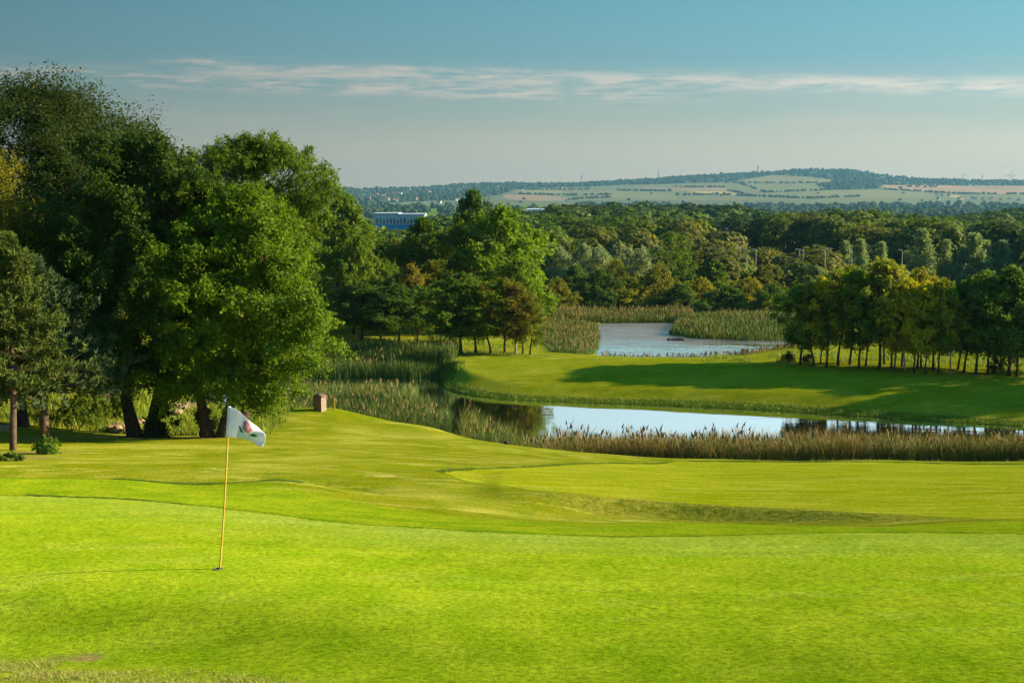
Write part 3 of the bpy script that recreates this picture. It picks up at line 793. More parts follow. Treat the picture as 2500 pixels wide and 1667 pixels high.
def pine(trunk_v, Yt, top_v, Rr, col, label, seed, base, lean, **kw):
    x = xat(trunk_v[0], Yt, trunk_v[1]); z = gz(x, Yt); H = topz(top_v, Yt) - z
    pr = make_pine('pine', seed, H, Rr, base, lean=lean, **kw)
    return put_tree('pine_tree', pr, x, Yt, H, Rr, 0, col, label, z=z)
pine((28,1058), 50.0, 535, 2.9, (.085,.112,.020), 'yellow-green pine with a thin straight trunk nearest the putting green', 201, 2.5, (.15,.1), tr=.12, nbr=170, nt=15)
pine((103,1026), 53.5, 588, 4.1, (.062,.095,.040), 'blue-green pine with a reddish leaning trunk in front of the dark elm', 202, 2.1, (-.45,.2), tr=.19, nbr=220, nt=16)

# mid-distance kinds
MID = {
    'round':  make_tree('broadleaf', 301, 8, 2.6, 2.25, 90, 13000, .25, 'round', lob=.32, clr=(.13,.25), trunk_r=.10, tipage=.10, spray=.4, bend=.9),
    'round2': make_tree('broadleaf', 302, 8, 2.6, 2.1, 100, 13000, .25, 'dome', lob=.34, clr=(.12,.24), trunk_r=.10, tipage=.10, spray=.4, bend=.9),
    'tall':   make_tree('broadleaf', 303, 8, 2.0, 2.3, 80, 10000, .24, 'column', lob=.34, clr=(.15,.28), trunk_r=.09, tipage=.15, spray=.4, bend=.9),
    'wispy':  make_tree('birch', 304, 8, 1.7, 2.1, 90, 8000, .21, 'column', lob=.42, clr=(.12,.24), trunk_r=.075, ratio=.4, droop=.9, bend=1.1, spray=.55, hang=.3),
    'birch':  make_tree('birch', 305, 8, 1.8, 2.2, 90, 8000, .21, 'round', lob=.42, clr=(.12,.24), trunk_r=.07, bark=M_BIRCH, droop=.9, ratio=.45, bend=1.2, spray=.55, hang=.3),
    'full':   make_tree('broadleaf', 306, 8, 3.2, 1.3, 150, 19000, .27, 'round', lob=.36, clr=(.10,.21), trunk_r=.16, spray=.38, tipage=.05),
    'full2':  make_tree('broadleaf', 307, 8, 3.0, 1.2, 160, 19000, .27, 'dome', lob=.36, clr=(.10,.20), trunk_r=.16, spray=.38, tipage=.05),
    'cone':   make_tree('poplar', 308, 8, 2.3, .5, 100, 9000, .30, 'cone', lob=.34, clr=(.15,.28), trunk_r=.12, ratio=.4, spray=.5),
}
def mid_tree(name, kind, vx, Y, top_v, wpx, col, label, group=None, rz=None, base_v=None):
    if base_v is not None:
        x, Y, z = hit(vx, base_v)
    else:
        x = xat(vx, Y); z = gz(x, Y)
    H = max(2.0, topz(top_v, Y) - z); Rr = wpx * 1.28 * K / FPX * Y / 2
    return put_tree(name, MID[kind], x, Y, H, Rr, RNG.uniform(0, 6.28) if rz is None else rz, GRN[col] if isinstance(col, str) else col, label, group=group, z=z, tilt=.045)
g = 'trees on the far side of the near pond'
for a in [
    ('oak_tree','full2',770,128,455,170,'mid','broad green oak partly hidden by the bright sycamore'),
    ('oak_tree','full',850,140,525,140,'dark','dark oak standing below the blue warehouse'),
    ('rowan_tree','full',905,136,556,95,'brown','brown-tinged tree just under the blue warehouse'),
    ('oak_tree','full2',985,134,505,135,'dark','very dark wide oak beside the tall bright tree'),
    ('scots_pine_tree','full2',1085,142,445,125,'deep','dark flat-topped tree that crowns the clump before the far hills'),
    ('lime_tree','full',1160,131,480,190,'lit','big bright yellow-green tree at the edge of the clump by the far pond'),
    ('lime_tree','full2',1205,126,600,120,'lit','bushy sunlit tree reaching down beside the reed mound'),
    ('hawthorn_tree','round',1050,133,520,90,'brown','brownish crown tucked under the flat-topped dark tree'),
    ('cherry_tree','round2',950,124,612,75,'copper','copper-leaved tree above the low dark row of trees'),
    ('lime_tree','full',812,124,545,95,'fresh','fresh green rounded tree next to the sycamore foliage'),
    ('alder_tree','full',880,126,600,85,'mid','mid green tree between the fresh green tree and the copper-leaved tree'),
    ('alder_tree','round2',1000,126,605,90,'olive','olive crown between the copper-leaved tree and the low lit tree')]:
    mid_tree(*a, group=g)
for a in [
    ('apple_tree','round',832,None,650,110,'deep','low dark tree on two stems nearest the sycamore foliage',782),
    ('apple_tree','round2',875,None,665,95,'deep','low dark spreading tree second from the sycamore foliage',786),
    ('apple_tree','round',915,None,655,100,'deep','low dark tree with leaning stem behind the cattails',786),
    ('apple_tree','round2',958,None,660,85,'dark','low dark tree standing under the copper-leaved tree',782),
    ('maple_tree','round',1058,None,632,130,'dark','dark low tree with lit yellow top on the sunny strip',812),
    ('maple_tree','round2',1092,None,650,105,'fresh','green young tree beside the dark low tree with lit top',812),
    ('maple_tree','tall',1028,None,660,75,'deep','narrow shaded tree at the inner side of the lit-topped tree',806),
    ('birch_tree','wispy',1128,None,650,75,'olive','olive birch with thin straight trunk, first of the birch row',813),
    ('birch_tree','wispy',1160,None,640,85,'olive','olive birch with leaning trunk in the middle of the row',812),
    ('birch_tree','birch',1183,None,655,85,(.13,.095,.02),'amber birch with pale curved trunk above the sunny strip',814),
    ('birch_tree','wispy',1200,None,672,70,'olive','short olive birch beside the amber birch',815),
    ('birch_tree','wispy',1217,None,690,70,'brown','small brown-green birch nearest the reed mound',816)]:
    mid_tree(a[0], a[1], a[2], None, a[4], a[5] * 1.22, a[6], a[7], g, None, a[8])

g = 'trees lining the back of the far pond'
for a in [
    ('willow_tree','full',1275,190,640,70,'olive','olive tree at the end of the far pond row beside the tall bright tree'),
    ('alder_tree','full2',1325,199,612,95,'dark','dark rounded tree over the narrow end of the far pond'),
    ('alder_tree','full',1375,196,622,85,'deep','dark green tree second along the far pond bank'),
    ('willow_tree','full',1408,202,600,70,'olive','olive-topped tree third along the far pond bank'),
    ('hawthorn_tree','full2',1455,198,640,90,'gold','golden-tipped low tree above the far pond weed'),
    ('willow_tree','full',1505,200,610,95,'olive','olive willow directly behind the far pond weed'),
    ('alder_tree','full2',1560,196,655,90,'deep','lowest dark tree in the far pond row'),
    ('willow_tree','wispy',1555,206,535,95,'mid','tall feathery tree standing above the far pond row'),
    ('hawthorn_tree','full',1610,204,640,75,'gold','yellowish tree beside the lowest dark tree'),
    ('alder_tree','full2',1670,198,660,110,'dark','wide dark green tree above the reed island'),
    ('hawthorn_tree','full',1720,202,640,90,'gold','golden tree above the end of the reed island'),
    ('alder_tree','full2',1770,196,655,100,'dark','dark tree just behind the first grove trunks'),
    ('willow_tree','full2',1640,216,600,90,'fresh','fresh green tree rising behind the golden tree'),
    ('willow_tree','full',1760,220,610,120,'olive','olive wide tree rising behind the reed island')]:
    mid_tree(*a, group=g)

g = 'silver willows between the woods'
for i, (vx, Y, t, w) in enumerate([(1290,230,575,60),(1335,236,568,66),(1380,228,572,64),(1425,238,565,70),(1470,232,574,60),(1510,240,572,60)]):
    mid_tree('white_willow', 'full', vx, Y, t - 4, w * 1.1, 'silver', 'pale silver-green willow in the row behind the far pond trees', g)
g = 'pale poplars behind the grove'
for i, (vx, Y, t, w, lab) in enumerate([(1938,250,562,50,'pale poplar beside the olive trees, first of the poplar line'),(1978,246,558,55,'pale bushy poplar second in the line behind the grove'),(2018,244,565,45,'pale narrow poplar third in the line behind the grove'),
        (2118,252,535,72,'broad pale poplar, tallest in the line behind the grove'),(2165,250,560,42,'slim pale poplar just after the tallest one'),(2195,248,572,40,'short slim pale poplar in the dip of the line'),
        (2232,246,545,70,'wide pale poplar with a double tip'),(2262,249,560,50,'pale poplar leaning against the double-tipped one'),(2312,248,560,62,'pale poplar at the end of the line above the dark grove'),(2080,254,585,46,'lower pale poplar hidden behind the golden grove top')]):
    mid_tree('poplar_tree', 'cone', vx, Y, t - 6, w * 1.35, 'pale', lab, g)

# the grove: every trunk of the photograph
g = 'young trees of the grove beside the shaded fairway'
ORD = 'first second third fourth fifth sixth seventh eighth ninth tenth eleventh twelfth thirteenth fourteenth fifteenth sixteenth seventeenth eighteenth nineteenth twentieth twenty-first twenty-second twenty-third twenty-fourth twenty-fifth twenty-sixth twenty-seventh twenty-eighth twenty-ninth'.split()
GROVE = [(925,370,660,120,'round','dark'),(1012,375,650,95,'wispy','olive'),(1053,360,680,70,'round','fresh'),(1090,385,640,90,'tall','gold'),(1165,378,620,110,'wispy','brown'),(1237,368,612,105,'wispy','olive'),(1297,395,625,110,'round2','dark'),(1340,375,640,80,'wispy','olive'),
    (1428,400,598,120,'tall','brown'),(1462,362,605,110,'round','olive'),(1505,392,632,100,'round2','gold'),(1525,412,650,90,'round','gold'),(1570,380,618,90,'wispy','olive'),(1590,415,640,95,'birch','gold'),(1648,420,655,95,'round','gold'),(1670,390,620,100,'wispy','olive'),(1695,385,640,80,'tall','gold'),
    (1722,432,655,90,'round2','gold'),(1775,398,640,95,'wispy','olive'),(1808,428,650,100,'round','fresh'),(1880,430,640,85,'birch','olive'),(1928,395,650,100,'round','dark'),(1968,415,650,110,'round2','deep'),(2042,430,640,130,'round','deep'),(2122,430,632,120,'round2','dark'),(2165,425,650,100,'round','deep'),(2210,395,640,120,'round','dark'),(2255,438,625,130,'full','deep'),(2305,442,620,130,'round2','deep')]
desc = {'dark':'dark green','olive':'olive','fresh':'fresh green','gold':'golden-green','brown':'brownish','deep':'very dark'}
for i, (cx_, cy_, t, w, k, c) in enumerate(GROVE):
    lab = f'{desc[c]} young tree, {ORD[i]} trunk of the grove counted from the far pond' + (', white bark' if k == 'birch' else '')
    mid_tree('birch_tree' if k in ('wispy', 'birch') else 'alder_tree', k, (1600 + .3827 * cx_) / K, None, t, w, tuple(v * 1.42 for v in GRN[c]), lab, g, None, (750 + .3827 * cy_) / K)
# the grove goes on out of the frame and shades the fairway
for i, (x, y, H) in enumerate([(39.5,95,7.5),(42,91,7.5),(45.5,88.5,8.3),(49,87,8.6),(53,86.5,8.6)]):
    put_tree('alder_tree', MID[('round','round2','full')[i % 3]], x, y, H, 3.0, i * 1.3, GRN[('deep','dark')[i % 2]], 'dark tree at the edge of the picture where the grove carries on', group='trees carrying on the grove past the picture edge')

# far wood: single trees near, one mass behind
def far_tree(name, seed, H, Rr, n, leaf):
    """a broad rounded woodland crown: leaf clumps over a lumpy dome"""
    rg = np.random.default_rng(seed)
    d = rg.normal(size=(n, 3)); d /= np.linalg.norm(d, axis=1)[:, None]; d[:, 2] = np.where(d[:, 2] < -.55, -d[:, 2], d[:, 2])
    k = rg.normal(size=(5, 3)) * 2.4; f = rg.uniform(0, 6, 5)
    lump = 1 + .085 * np.sin(d @ k.T + f).sum(1) * .75
    k2 = rg.normal(size=(4, 3)) * 6; lump *= 1 + .03 * np.sin(d @ k2.T + f[:4]).sum(1)
    r = lump * rg.uniform(.80, 1.04, n)
    zc = H * .52; P = d * r[:, None] * np.array([Rr, Rr, H * .48]) + np.array([0, 0, zc])
    Nn = d * np.array([1, 1, 1.1]) + rg.normal(size=(n, 3)) * .30; Nn /= np.linalg.norm(Nn, axis=1)[:, None]
    Lg = leaf * rg.uniform(.6, 1.3, n); V, q = leaf_quads(P, Nn, Lg, Lg * .62, rg, .2)
    crown = mesh_np(name + '_crown', V, q, [M_LEAF], fattr={'rnd': np.clip(.5 + rg.normal(size=n) * .22, 0, 1), 'age': np.zeros(n)})
    mb = MB(); mb.tube([(0, 0, -.4), (0.1, 0, H * .3), (0, .1, H * .7)], [.28, .2, .06], 7)
    for a in rg.uniform(0, 6.28, 4): mb.tube([(0, 0, H * .28), (cos(a) * Rr * .35, sin(a) * Rr * .35, H * .45), (cos(a) * Rr * .7, sin(a) * Rr * .7, H * .55)], [.12, .08, .03], 5, cap=False)
    return dict(trunk=mb.mesh(name + '_trunk', [M_BARK], True), crown=crown, H=H, R=Rr)
FAR = [far_tree('woodland', 401 + i, 10, 5.0, 1900, .95) for i in range(4)]
def joined(pr, name):
    """trunk and crown in one small mesh, for trees only a few pixels high"""
    d = []
    for me in (pr['trunk'], pr['crown']):
        v = np.empty(len(me.vertices) * 3, np.float32); me.vertices.foreach_get('co', v)
        q = [tuple(p.vertices) for p in me.polygons]; d.append((v.reshape(-1, 3), q))
    (v0, q0), (v1, q1) = d
    r = np.empty(len(q1), np.float32); pr['crown'].attributes['rnd'].data.foreach_get('value', r)
    q4 = [q for q in q0 if len(q) == 4]; q3 = [q for q in q0 if len(q) == 3]
    F = [np.array(q4), np.array(q1) + len(v0)] + ([np.array(q3)] if q3 else [])
    nf = len(q4) + len(q3)
    return mesh_np(name, np.r_[v0, v1], F, [M_BARK, M_LEAF], midx=np.r_[np.zeros(len(q4)), np.ones(len(q1)), np.zeros(len(q3))], fattr={'rnd': np.r_[np.zeros(len(q4)), r, np.zeros(len(q3))], 'age': np.zeros(nf + len(q1))})
FARJ = [joined(p, 'woodland_tree') for p in FAR]
def wood_colour(x, y, rg):
    f = vnoise(np.array([x / 55]), np.array([y / 85]), 31)[0] + rg.normal() * .05
    k = rg.uniform(.85, 1.2) * (1.0 - .35 * sstep(520, 680, np.array([y]))[0])
    if f < .34: c, nm = (.048, .082, .014), 'dark green'
    elif f < .54: c, nm = (.070, .118, .015), 'mid green'
    elif f < .72: c, nm = (.095, .128, .016), 'light green'
    else: c, nm = (.100, .106, .020), 'brown-green'
    return tuple(v * k for v in c), nm
rg = np.random.default_rng(77)
cand = []
yy = 222.0
while yy < 760:
    sp = 8.2 + (yy - 222) * .004
    xs = np.arange(-.16 * yy, .46 * yy, sp)
    for x in xs: cand.append((x + rg.uniform(-2.6, 2.6), yy + rg.uniform(-3, 3)))
    yy += sp * 1.05
far_pts = []; n_ind = 0
WARE = (xat(922, 480), 480.0)
for x, y in cand:
    a = x / y
    vx = (a * FPX + CX) / K
    if y < 262 and (1905 < vx < 2352 or 1270 < vx < 1540): continue
    if vx < 700: continue
    if abs(x - WARE[0]) < 17 and abs(y - WARE[1]) < 16: continue
    if vnoise(np.array([x / 26]), np.array([y / 40]), 33)[0] < .22 and y < 430: continue
    H = rg.uniform(9.0, 11.0) * (.70 + .62 * vnoise(np.array([x / 45]), np.array([y / 45]), 35)[0]) * (1 + .16 * sstep(560, 700, np.array([y]))[0])
    if 830 < vx < 1010 and y < 490: H = min(H, y * bearing(vx, 526)[1] - gz(x, y) - 1.0)
    if H < 3: continue
    vt = np.interp(vx, [700,1000,1100,1225,1300,1500,1600,1700,1800,1900,2000,2150,2250,2352,2500], [512,500,490,480,469,467,470,475,490,483,489,500,489,478,474]) + rg.uniform(-1, 7)
    H = min(H, y * bearing(vx, vt)[1] - gz(x, y))
    if H < 4: continue
    c, nm = wood_colour(x, y, rg)
    if n_ind < 285 and 1225 < vx < 2420:
        o = link('woodland_tree', FARJ[rg.integers(4)], loc=(x, y, gz(x, y)), color=c)
        o.rotation_euler = (0, 0, rg.uniform(0, 6.28)); s = H / 10; w = s * rg.uniform(.85, 1.2); o.scale = (w, w, s)
        tag(o, f'{nm} tree in the wood between the ponds and the hills', 'tree', f'{nm} trees of the wood beyond the ponds'); n_ind += 1
    else: far_pts.append((x, y, H, c))
def far_mass(pts):
    rg = np.random.default_rng(9); V, T = [], []
    base = []
    for p in FAR[:3]:
        me = p['crown']; v = np.empty(len(me.vertices) * 3, np.float32); me.vertices.foreach_get('co', v); v = v.reshape(-1, 4, 3)
        base.append(v)
    rn = []
    tint = []
    for x, y, H, c in pts:
        b = base[rg.integers(3)]
        k = 620 if y < 420 else 400
        b = b[rg.choice(len(b), k, replace=False)]
        ctr = b.mean(1, keepdims=True); b = ctr + (b - ctr) * (1.45 if y < 420 else 1.75)
        a = rg.uniform(0, 6.28); s = H / 10; w = s * rg.uniform(.9, 1.25)
        M = np.array([[cos(a) * w, -sin(a) * w, 0], [sin(a) * w, cos(a) * w, 0], [0, 0, s]])
        V.append((b.reshape(-1, 3) @ M.T + np.array([x, y, gz(x, y)])).astype(np.float32))
        rn.append(np.clip(.5 + rg.normal(size=k) * .22, 0, 1)); tint.append(np.tile(np.array(c, np.float32), (k * 4, 1)))
    V = np.concatenate(V)
    m, nt, out = newmat('wood_mass_leaf'); n = N(nt)
    base_c = n.attr('tint').outputs['Color']
    c = n.mix(n.attr('rnd').outputs['Fac'], n.mix(1.0, base_c, (.62, .72, .7), 'MULTIPLY'), n.mix(1.0, base_c, (1.32, 1.18, .6), 'MULTIPLY'))
    b = n.principled(c, .65, .15); t = n.node('ShaderNodeBsdfTranslucent'); nt.links.new(c, t.inputs[0])
    mx = n.node('ShaderNodeMixShader'); mx.inputs[0].default_value = .3
    nt.links.new(b.outputs[0], mx.inputs[1]); nt.links.new(t.outputs[0], mx.inputs[2]); nt.links.new(mx.outputs[0], out.inputs[0])
    me = mesh_np('far_wood', V, np.arange(len(V)).reshape(-1, 4), [m], fattr={'rnd': np.concatenate(rn)}, vcol={'tint': np.concatenate(tint)})
    tag(link('far_wood', me), kind='stuff')
far_mass(far_pts)
print('wood individuals', n_ind, 'mass', len(far_pts))
# ------------------------------------------------------------------ reeds and grasses
def mat_blade(name, cols, transl=.3):
    m, nt, out = newmat(name); n = N(nt)
    r = n.attr('rnd').outputs['Fac']
    cr = n.node('ShaderNodeValToRGB'); nt.links.new(r, cr.inputs[0])
    els = cr.color_ramp.elements
    els[0].position = 0; els[0].color = (*cols[0], 1); els[1].position = 1; els[1].color = (*cols[-1], 1)
    for i, c in enumerate(cols[1:-1]):
        e = els.new((i + 1) / (len(cols) - 1)); e.color = (*c, 1)
    b = n.principled(cr.outputs[0], .6, .2)
    t = n.node('ShaderNodeBsdfTranslucent'); nt.links.new(cr.outputs[0], t.inputs[0])
    mx = n.node('ShaderNodeMixShader'); mx.inputs[0].default_value = transl
    nt.links.new(b.outputs[0], mx.inputs[1]); nt.links.new(t.outputs[0], mx.inputs[2]); nt.links.new(mx.outputs[0], out.inputs[0])
    return m
M_REED = mat_blade('reed', [(.038,.080,.009), (.075,.125,.012), (.125,.130,.018), (.22,.15,.035), (.19,.095,.024), (.30,.22,.08)])
M_GRASS = mat_blade('grass_blade', [(.060,.110,.005), (.115,.180,.008), (.20,.24,.014), (.34,.31,.07)])
M_PLUME = mat_simple('reed_head', (.155, .105, .045), .9, .05)

def blades(P, Hh, W, lean, rg, seg=2):
    """bent tapering blades; returns verts and quads"""
    n = len(P); a = rg.uniform(0, 2 * pi, n); d = np.stack([np.cos(a), np.sin(a), np.zeros(n)], 1)
    f = rg.uniform(0, 2 * pi, n); s = np.stack([np.cos(f), np.sin(f), np.zeros(n)], 1)
    rows = []
    for i in range(seg + 1):
        t = i / seg
        c = P + d * (lean * Hh * t ** 1.8)[:, None] + np.array([0, 0, 1]) * (Hh * (t - .18 * np.minimum(lean, 1.2) * t ** 2.5))[:, None]
        w = (W * (1 - t) ** .6 * .5 + W * .06)[:, None]
        rows += [c - s * w, c + s * w]
    V = np.stack(rows, 1).reshape(-1, 3); k = 2 * (seg + 1)
    b = (np.arange(n) * k)[:, None]
    q = np.concatenate([b + np.array([2*i, 2*i+1, 2*i+3, 2*i+2]) for i in range(seg)], 0)
    return V, q, np.tile(np.arange(n), seg)

def reed_bed(name, poly, n, h, rr, seed, width=.035, heads=.35, lean=(.05, .3), clump=.5, density=None):
    rg = np.random.default_rng(seed)
    p = sample_poly(poly, n, rg)
    cl = vnoise(p[:, 0] / 1.1, p[:, 1] / 1.1, seed)
    keep = rg.uniform(0, 1, n) < .35 + cl * 1.1 * clump + (1 - clump)
    if density is not None: keep &= rg.uniform(0, 1, n) < density(p[:, 0], p[:, 1])
    p = p[keep]; cl = cl[keep]
    z = np.maximum(ground_z(p[:, 0], p[:, 1]), WATER - .15) - .05
    P = np.c_[p, z]
    big = vnoise(p[:, 0] / 3.1, p[:, 1] / 3.1, seed + 1)
    H = rg.uniform(*h, len(p)) * (.72 + .30 * cl + .22 * big)
    V, q, fi = blades(P, H, np.full(len(p), width) * rg.uniform(.7, 1.3, len(p)), rg.uniform(*lean, len(p)), rg, 3)
    r = np.clip(rr[0] + (rr[1] - rr[0]) * (.5 * big + .5 * rg.uniform(0, 1, len(p))) + rg.normal(size=len(p)) * .10, 0, 1)
    Vs, qs, rs, mi = [V], [q], [r[fi]], [np.zeros(len(q))]
    off = len(V)
    # stems carrying a seed head
    hs = rg.uniform(0, 1, len(p)) < heads
    Ph = P[hs]; Hs = H[hs] * rg.uniform(.95, 1.18, hs.sum())
    V2, q2, f2 = blades(Ph, Hs, np.full(len(Ph), .02), np.full(len(Ph), .06), rg, 2)
    Vs.append(V2); qs.append(q2 + off); rs.append(np.full(len(q2), .55)); mi.append(np.zeros(len(q2))); off += len(V2)
    V3, q3, f3 = blades(Ph + np.c_[rg.normal(size=(len(Ph), 2)) * .03, Hs * .86], np.full(len(Ph), .30) * rg.uniform(.7, 1.2, len(Ph)), np.full(len(Ph), .075), np.full(len(Ph), .35), rg, 2)
    Vs.append(V3); qs.append(q3 + off); rs.append(np.full(len(q3), .5)); mi.append(np.ones(len(q3)))
    me = mesh_np(name, np.concatenate(Vs), np.concatenate(qs), [M_REED, M_PLUME], midx=np.concatenate(mi), fattr={'rnd': np.concatenate(rs)})
    return tag(link(name, me), kind='stuff')

# near belt, in front of the water
def belt(vxs, y0s, y1s):
    return [(xat(v, y), y) for v, y in zip(vxs, y0s)] + [(xat(v, y), y) for v, y in reversed(list(zip(vxs, y1s)))]
reed_bed('near_reeds', belt((1195,1330,1500,1700,2000,2352,2600), (66,65.2,64.6,64.2,64,63.8,63.8), (71.5,72,71.5,71.5,71,71,71)), 42000, (1.1, 2.0), (.0, .85), 41, heads=.07, clump=.75, lean=(.05,.6), width=.036)
reed_bed('pondside_reeds', belt((1058,1110,1160,1215), (73,70,68,67), (78.5,77.5,75,72)), 2300, (1.1, 2.0), (.0, .5), 42, heads=.06, clump=.9)
reed_bed('bank_reeds', belt((560,640,760,830,900,960,1000,1030), (74,74,75,75.5,76.5,76.5,76,77), (88,88,88,88.5,88,86.5,84.5,81)), 24000, (1.05, 1.8), (.0, .33), 43, heads=.04, lean=(.05,.5), clump=.6)
reed_bed('shaded_reeds', belt((560,780,880,960), (90,91,92,92.5), (99,98,98.5,97)), 3600, (.5, .85), (.05, .5), 44, heads=.04)
reed_bed('pond_end_reeds', [wat(560,872), wat(870,866), wat(950,868), wat(1040,862), wat(1056,845), (xat(1040,110),110), (xat(900,110),110), (xat(560,109),109)], 17000, (.95, 1.45), (.0, .30), 45, heads=.03)
reed_bed('mound_reeds', [(xat(1262,112.5),112.5), (xat(1350,112.8),112.8), (xat(1372,120),120), (xat(1378,130),130), (xat(1372,141),141), (xat(1268,142),142), (xat(1235,128),128)], 11000, (.35, .75), (.0, .5), 46, heads=.06, lean=(.1,.6))
reed_bed('island_reeds', [wat(1536,768), wat(1600,778), wat(1690,781), wat(1785,784), (xat(1850,129),129), (xat(1850,146),146), (xat(1560,147),147)], 10000, (.55, .95), (.0, .45), 47, heads=.06, width=.06)
reed_bed('back_reeds', [(xat(1270,145),145), (xat(1375,144),144), (xat(1590,144.5),144.5), (xat(1590,152),152), (xat(1270,152),152)], 6000, (.5, .95), (.05, .6), 48, heads=.15, width=.06)
reed_bed('shore_sedge', [wat(1385,826), wat(1500,830), wat(1610,829), wat(1710,821), wat(1830,803), wat(1840,808), wat(1712,829), wat(1600,834), wat(1380,831)], 1700, (.12, .38), (.1, .8), 49, heads=.2)

def grass_patch(name, P2, h, rr, seed, w=.012, lean=(.1, .7), zoff=0.0):
    rg = np.random.default_rng(seed)
    z = ground_z(P2[:, 0], P2[:, 1]) + zoff
    n = len(P2)
    cl = vnoise(P2[:, 0] * 2.2, P2[:, 1] * 2.2, seed)
    V, q, fi = blades(np.c_[P2, z], rg.uniform(*h, n) * (.6 + .8 * cl), np.full(n, w) * rg.uniform(.7, 1.3, n), rg.uniform(*lean, n), rg, 2)
    r = np.clip(rr[0] + (rr[1] - rr[0]) * (.45 * cl + .55 * rg.uniform(0, 1, n)), 0, 1)
    me = mesh_np(name, V, q, [M_GRASS], fattr={'rnd': r[fi]})
    return tag(link(name, me), kind='stuff')
rg = np.random.default_rng(90)
# rough in the near corner
q = rg.uniform((-7.2, 12.6), (1.5, 16.6), (150000, 2))
sd = poly_sd(GREEN_NEAR, q[:, 0], q[:, 1])
q = q[(rg.uniform(0, 1, len(q)) < sstep(.05, -.7, sd)) & (vnoise(q[:, 0] * 1.7, q[:, 1] * 1.7, 51) > .25)]
grass_patch('rough_grass', q, (.025, .06), (.45, 1.2), 52, .009, (.4, 1.3))
# uneven longer turf between the green and the camera
q = rg.uniform((-7.5, 12.8), (7.5, 17.0), (330000, 2))
q = q[(rg.uniform(0, 1, len(q)) < sstep(16.6, 14.3, q[:, 1] + .12 * q[:, 0])) & (vnoise(q[:, 0] * 1.3, q[:, 1] * 2.0, 73) > .22)]
grass_patch('fringe_grass', q, (.008, .022), (.05, .8), 74, .006, (.3, 1.2))
# longer collar round the greens
def edge_points(poly, off, n, rg):
    P = np.asarray(poly); d = np.linalg.norm(np.diff(P, axis=0), axis=1); c = np.r_[0, np.cumsum(d)]
    s = rg.uniform(0, c[-1], n); i = np.clip(np.searchsorted(c, s) - 1, 0, len(d) - 1); t = (s - c[i]) / d[i]
    p = P[i] + (P[i+1] - P[i]) * t[:, None]; T = (P[i+1] - P[i]) / d[i][:, None]
    return p + np.stack([-T[:, 1], T[:, 0]], 1) * off[:, None]
e = edge_points(GREEN_NEAR[:17], rg.uniform(.02, .15, 14000), 14000, rg)
grass_patch('collar_grass', e, (.012, .03), (.0, .5), 53, .010, (.1, .5), .010)
e = edge_points(GREEN_FAR[:7], rg.uniform(.02, .25, 14000), 14000, rg)
grass_patch('far_collar_grass', e, (.03, .06), (.0, .4), 54, .016, (.1, .5), .01)
AP = [(xat(v, y), y) for v, y in [(-200,28.6),(0,28.9),(150,29.1),(300,29.2),(450,29.2),(600,29.2),(690,29.1)]] + [hit(*p)[:2] for p in [(760,1113),(810,1122),(850,1133),(885,1142)]]
e = np.r_[edge_points(AP[:7], rg.uniform(-.25, .25, 22000), 22000, rg), edge_points(AP[6:], rg.uniform(-.05, .07, 3500), 3500, rg)]
grass_patch('apron_grass', e, (.035, .075), (.0, .5), 60, .012, (.1, .5))
# tufted bank below the far green
q = rg.uniform((0, 27), (13, 33.5), (120000, 2)); q = q[rg.uniform(0, 1, len(q)) < bank_zone(q[:, 0], q[:, 1])][:9000]
grass_patch('bank_grass', q, (.025, .06), (.45, 1.0), 55, .014, (.3, .9))
# lip of the island bank
q = rg.uniform((-6, 76), (45, 104), (200000, 2)); sdp = -poly_sd(NEAR_POND, q[:, 0], q[:, 1])
q = q[(sdp > .05) & (sdp < 1.0) & (poly_sd(ISLAND_POLY, q[:, 0], q[:, 1]) > -6) & (rg.uniform(0, 1, len(q)) < .9)][:16000]
grass_patch('waterside_grass', q, (.06, .2), (.0, .45), 56, .03, (.2, .7))
# wild bank behind the pines
q = rg.uniform((-30, 60.5), (-10.5, 74), (26000, 2)); q = q[rg.uniform(0, 1, len(q)) < .4 + vnoise(q[:, 0], q[:, 1], 57) * .6]
grass_patch('wild_grass', q, (.15, .5), (.2, .9), 58, .035, (.2, .8))
# unmown edge above the pond
q = np.stack([rg.uniform(xat(700, 70), xat(2500, 62), 30000), rg.uniform(60.5, 76, 30000)], 1)
sdp = -poly_sd(NEAR_POND, q[:, 0], q[:, 1]); q = q[(sdp < 4.6) & (sdp > 0) & (poly_sd(GREEN_FAR, q[:, 0], q[:, 1]) < -.5)]
grass_patch('pondside_grass', q, (.10, .3), (.1, .9), 59, .03, (.2, .8))

# longer grass round the feet of the grove and of the pond-side trees
q = np.concatenate([np.stack([rg.uniform(14, 40, 26000), rg.uniform(93, 110, 26000)], 1), np.stack([rg.uniform(-18, 3, 14000), rg.uniform(108, 126, 14000)], 1)])
q = q[(vnoise(q[:, 0] * .7, q[:, 1] * .5, 61) > .58) & (ground_z(q[:, 0], q[:, 1]) > WATER + .3)]
q = q[(q[:, 0] < 10) | (q[:, 1] > 101.5 - (q[:, 0] - 17) * .36)]
grass_patch('grove_grass', q, (.10, .38), (.1, .9), 62, .035, (.2, .8))

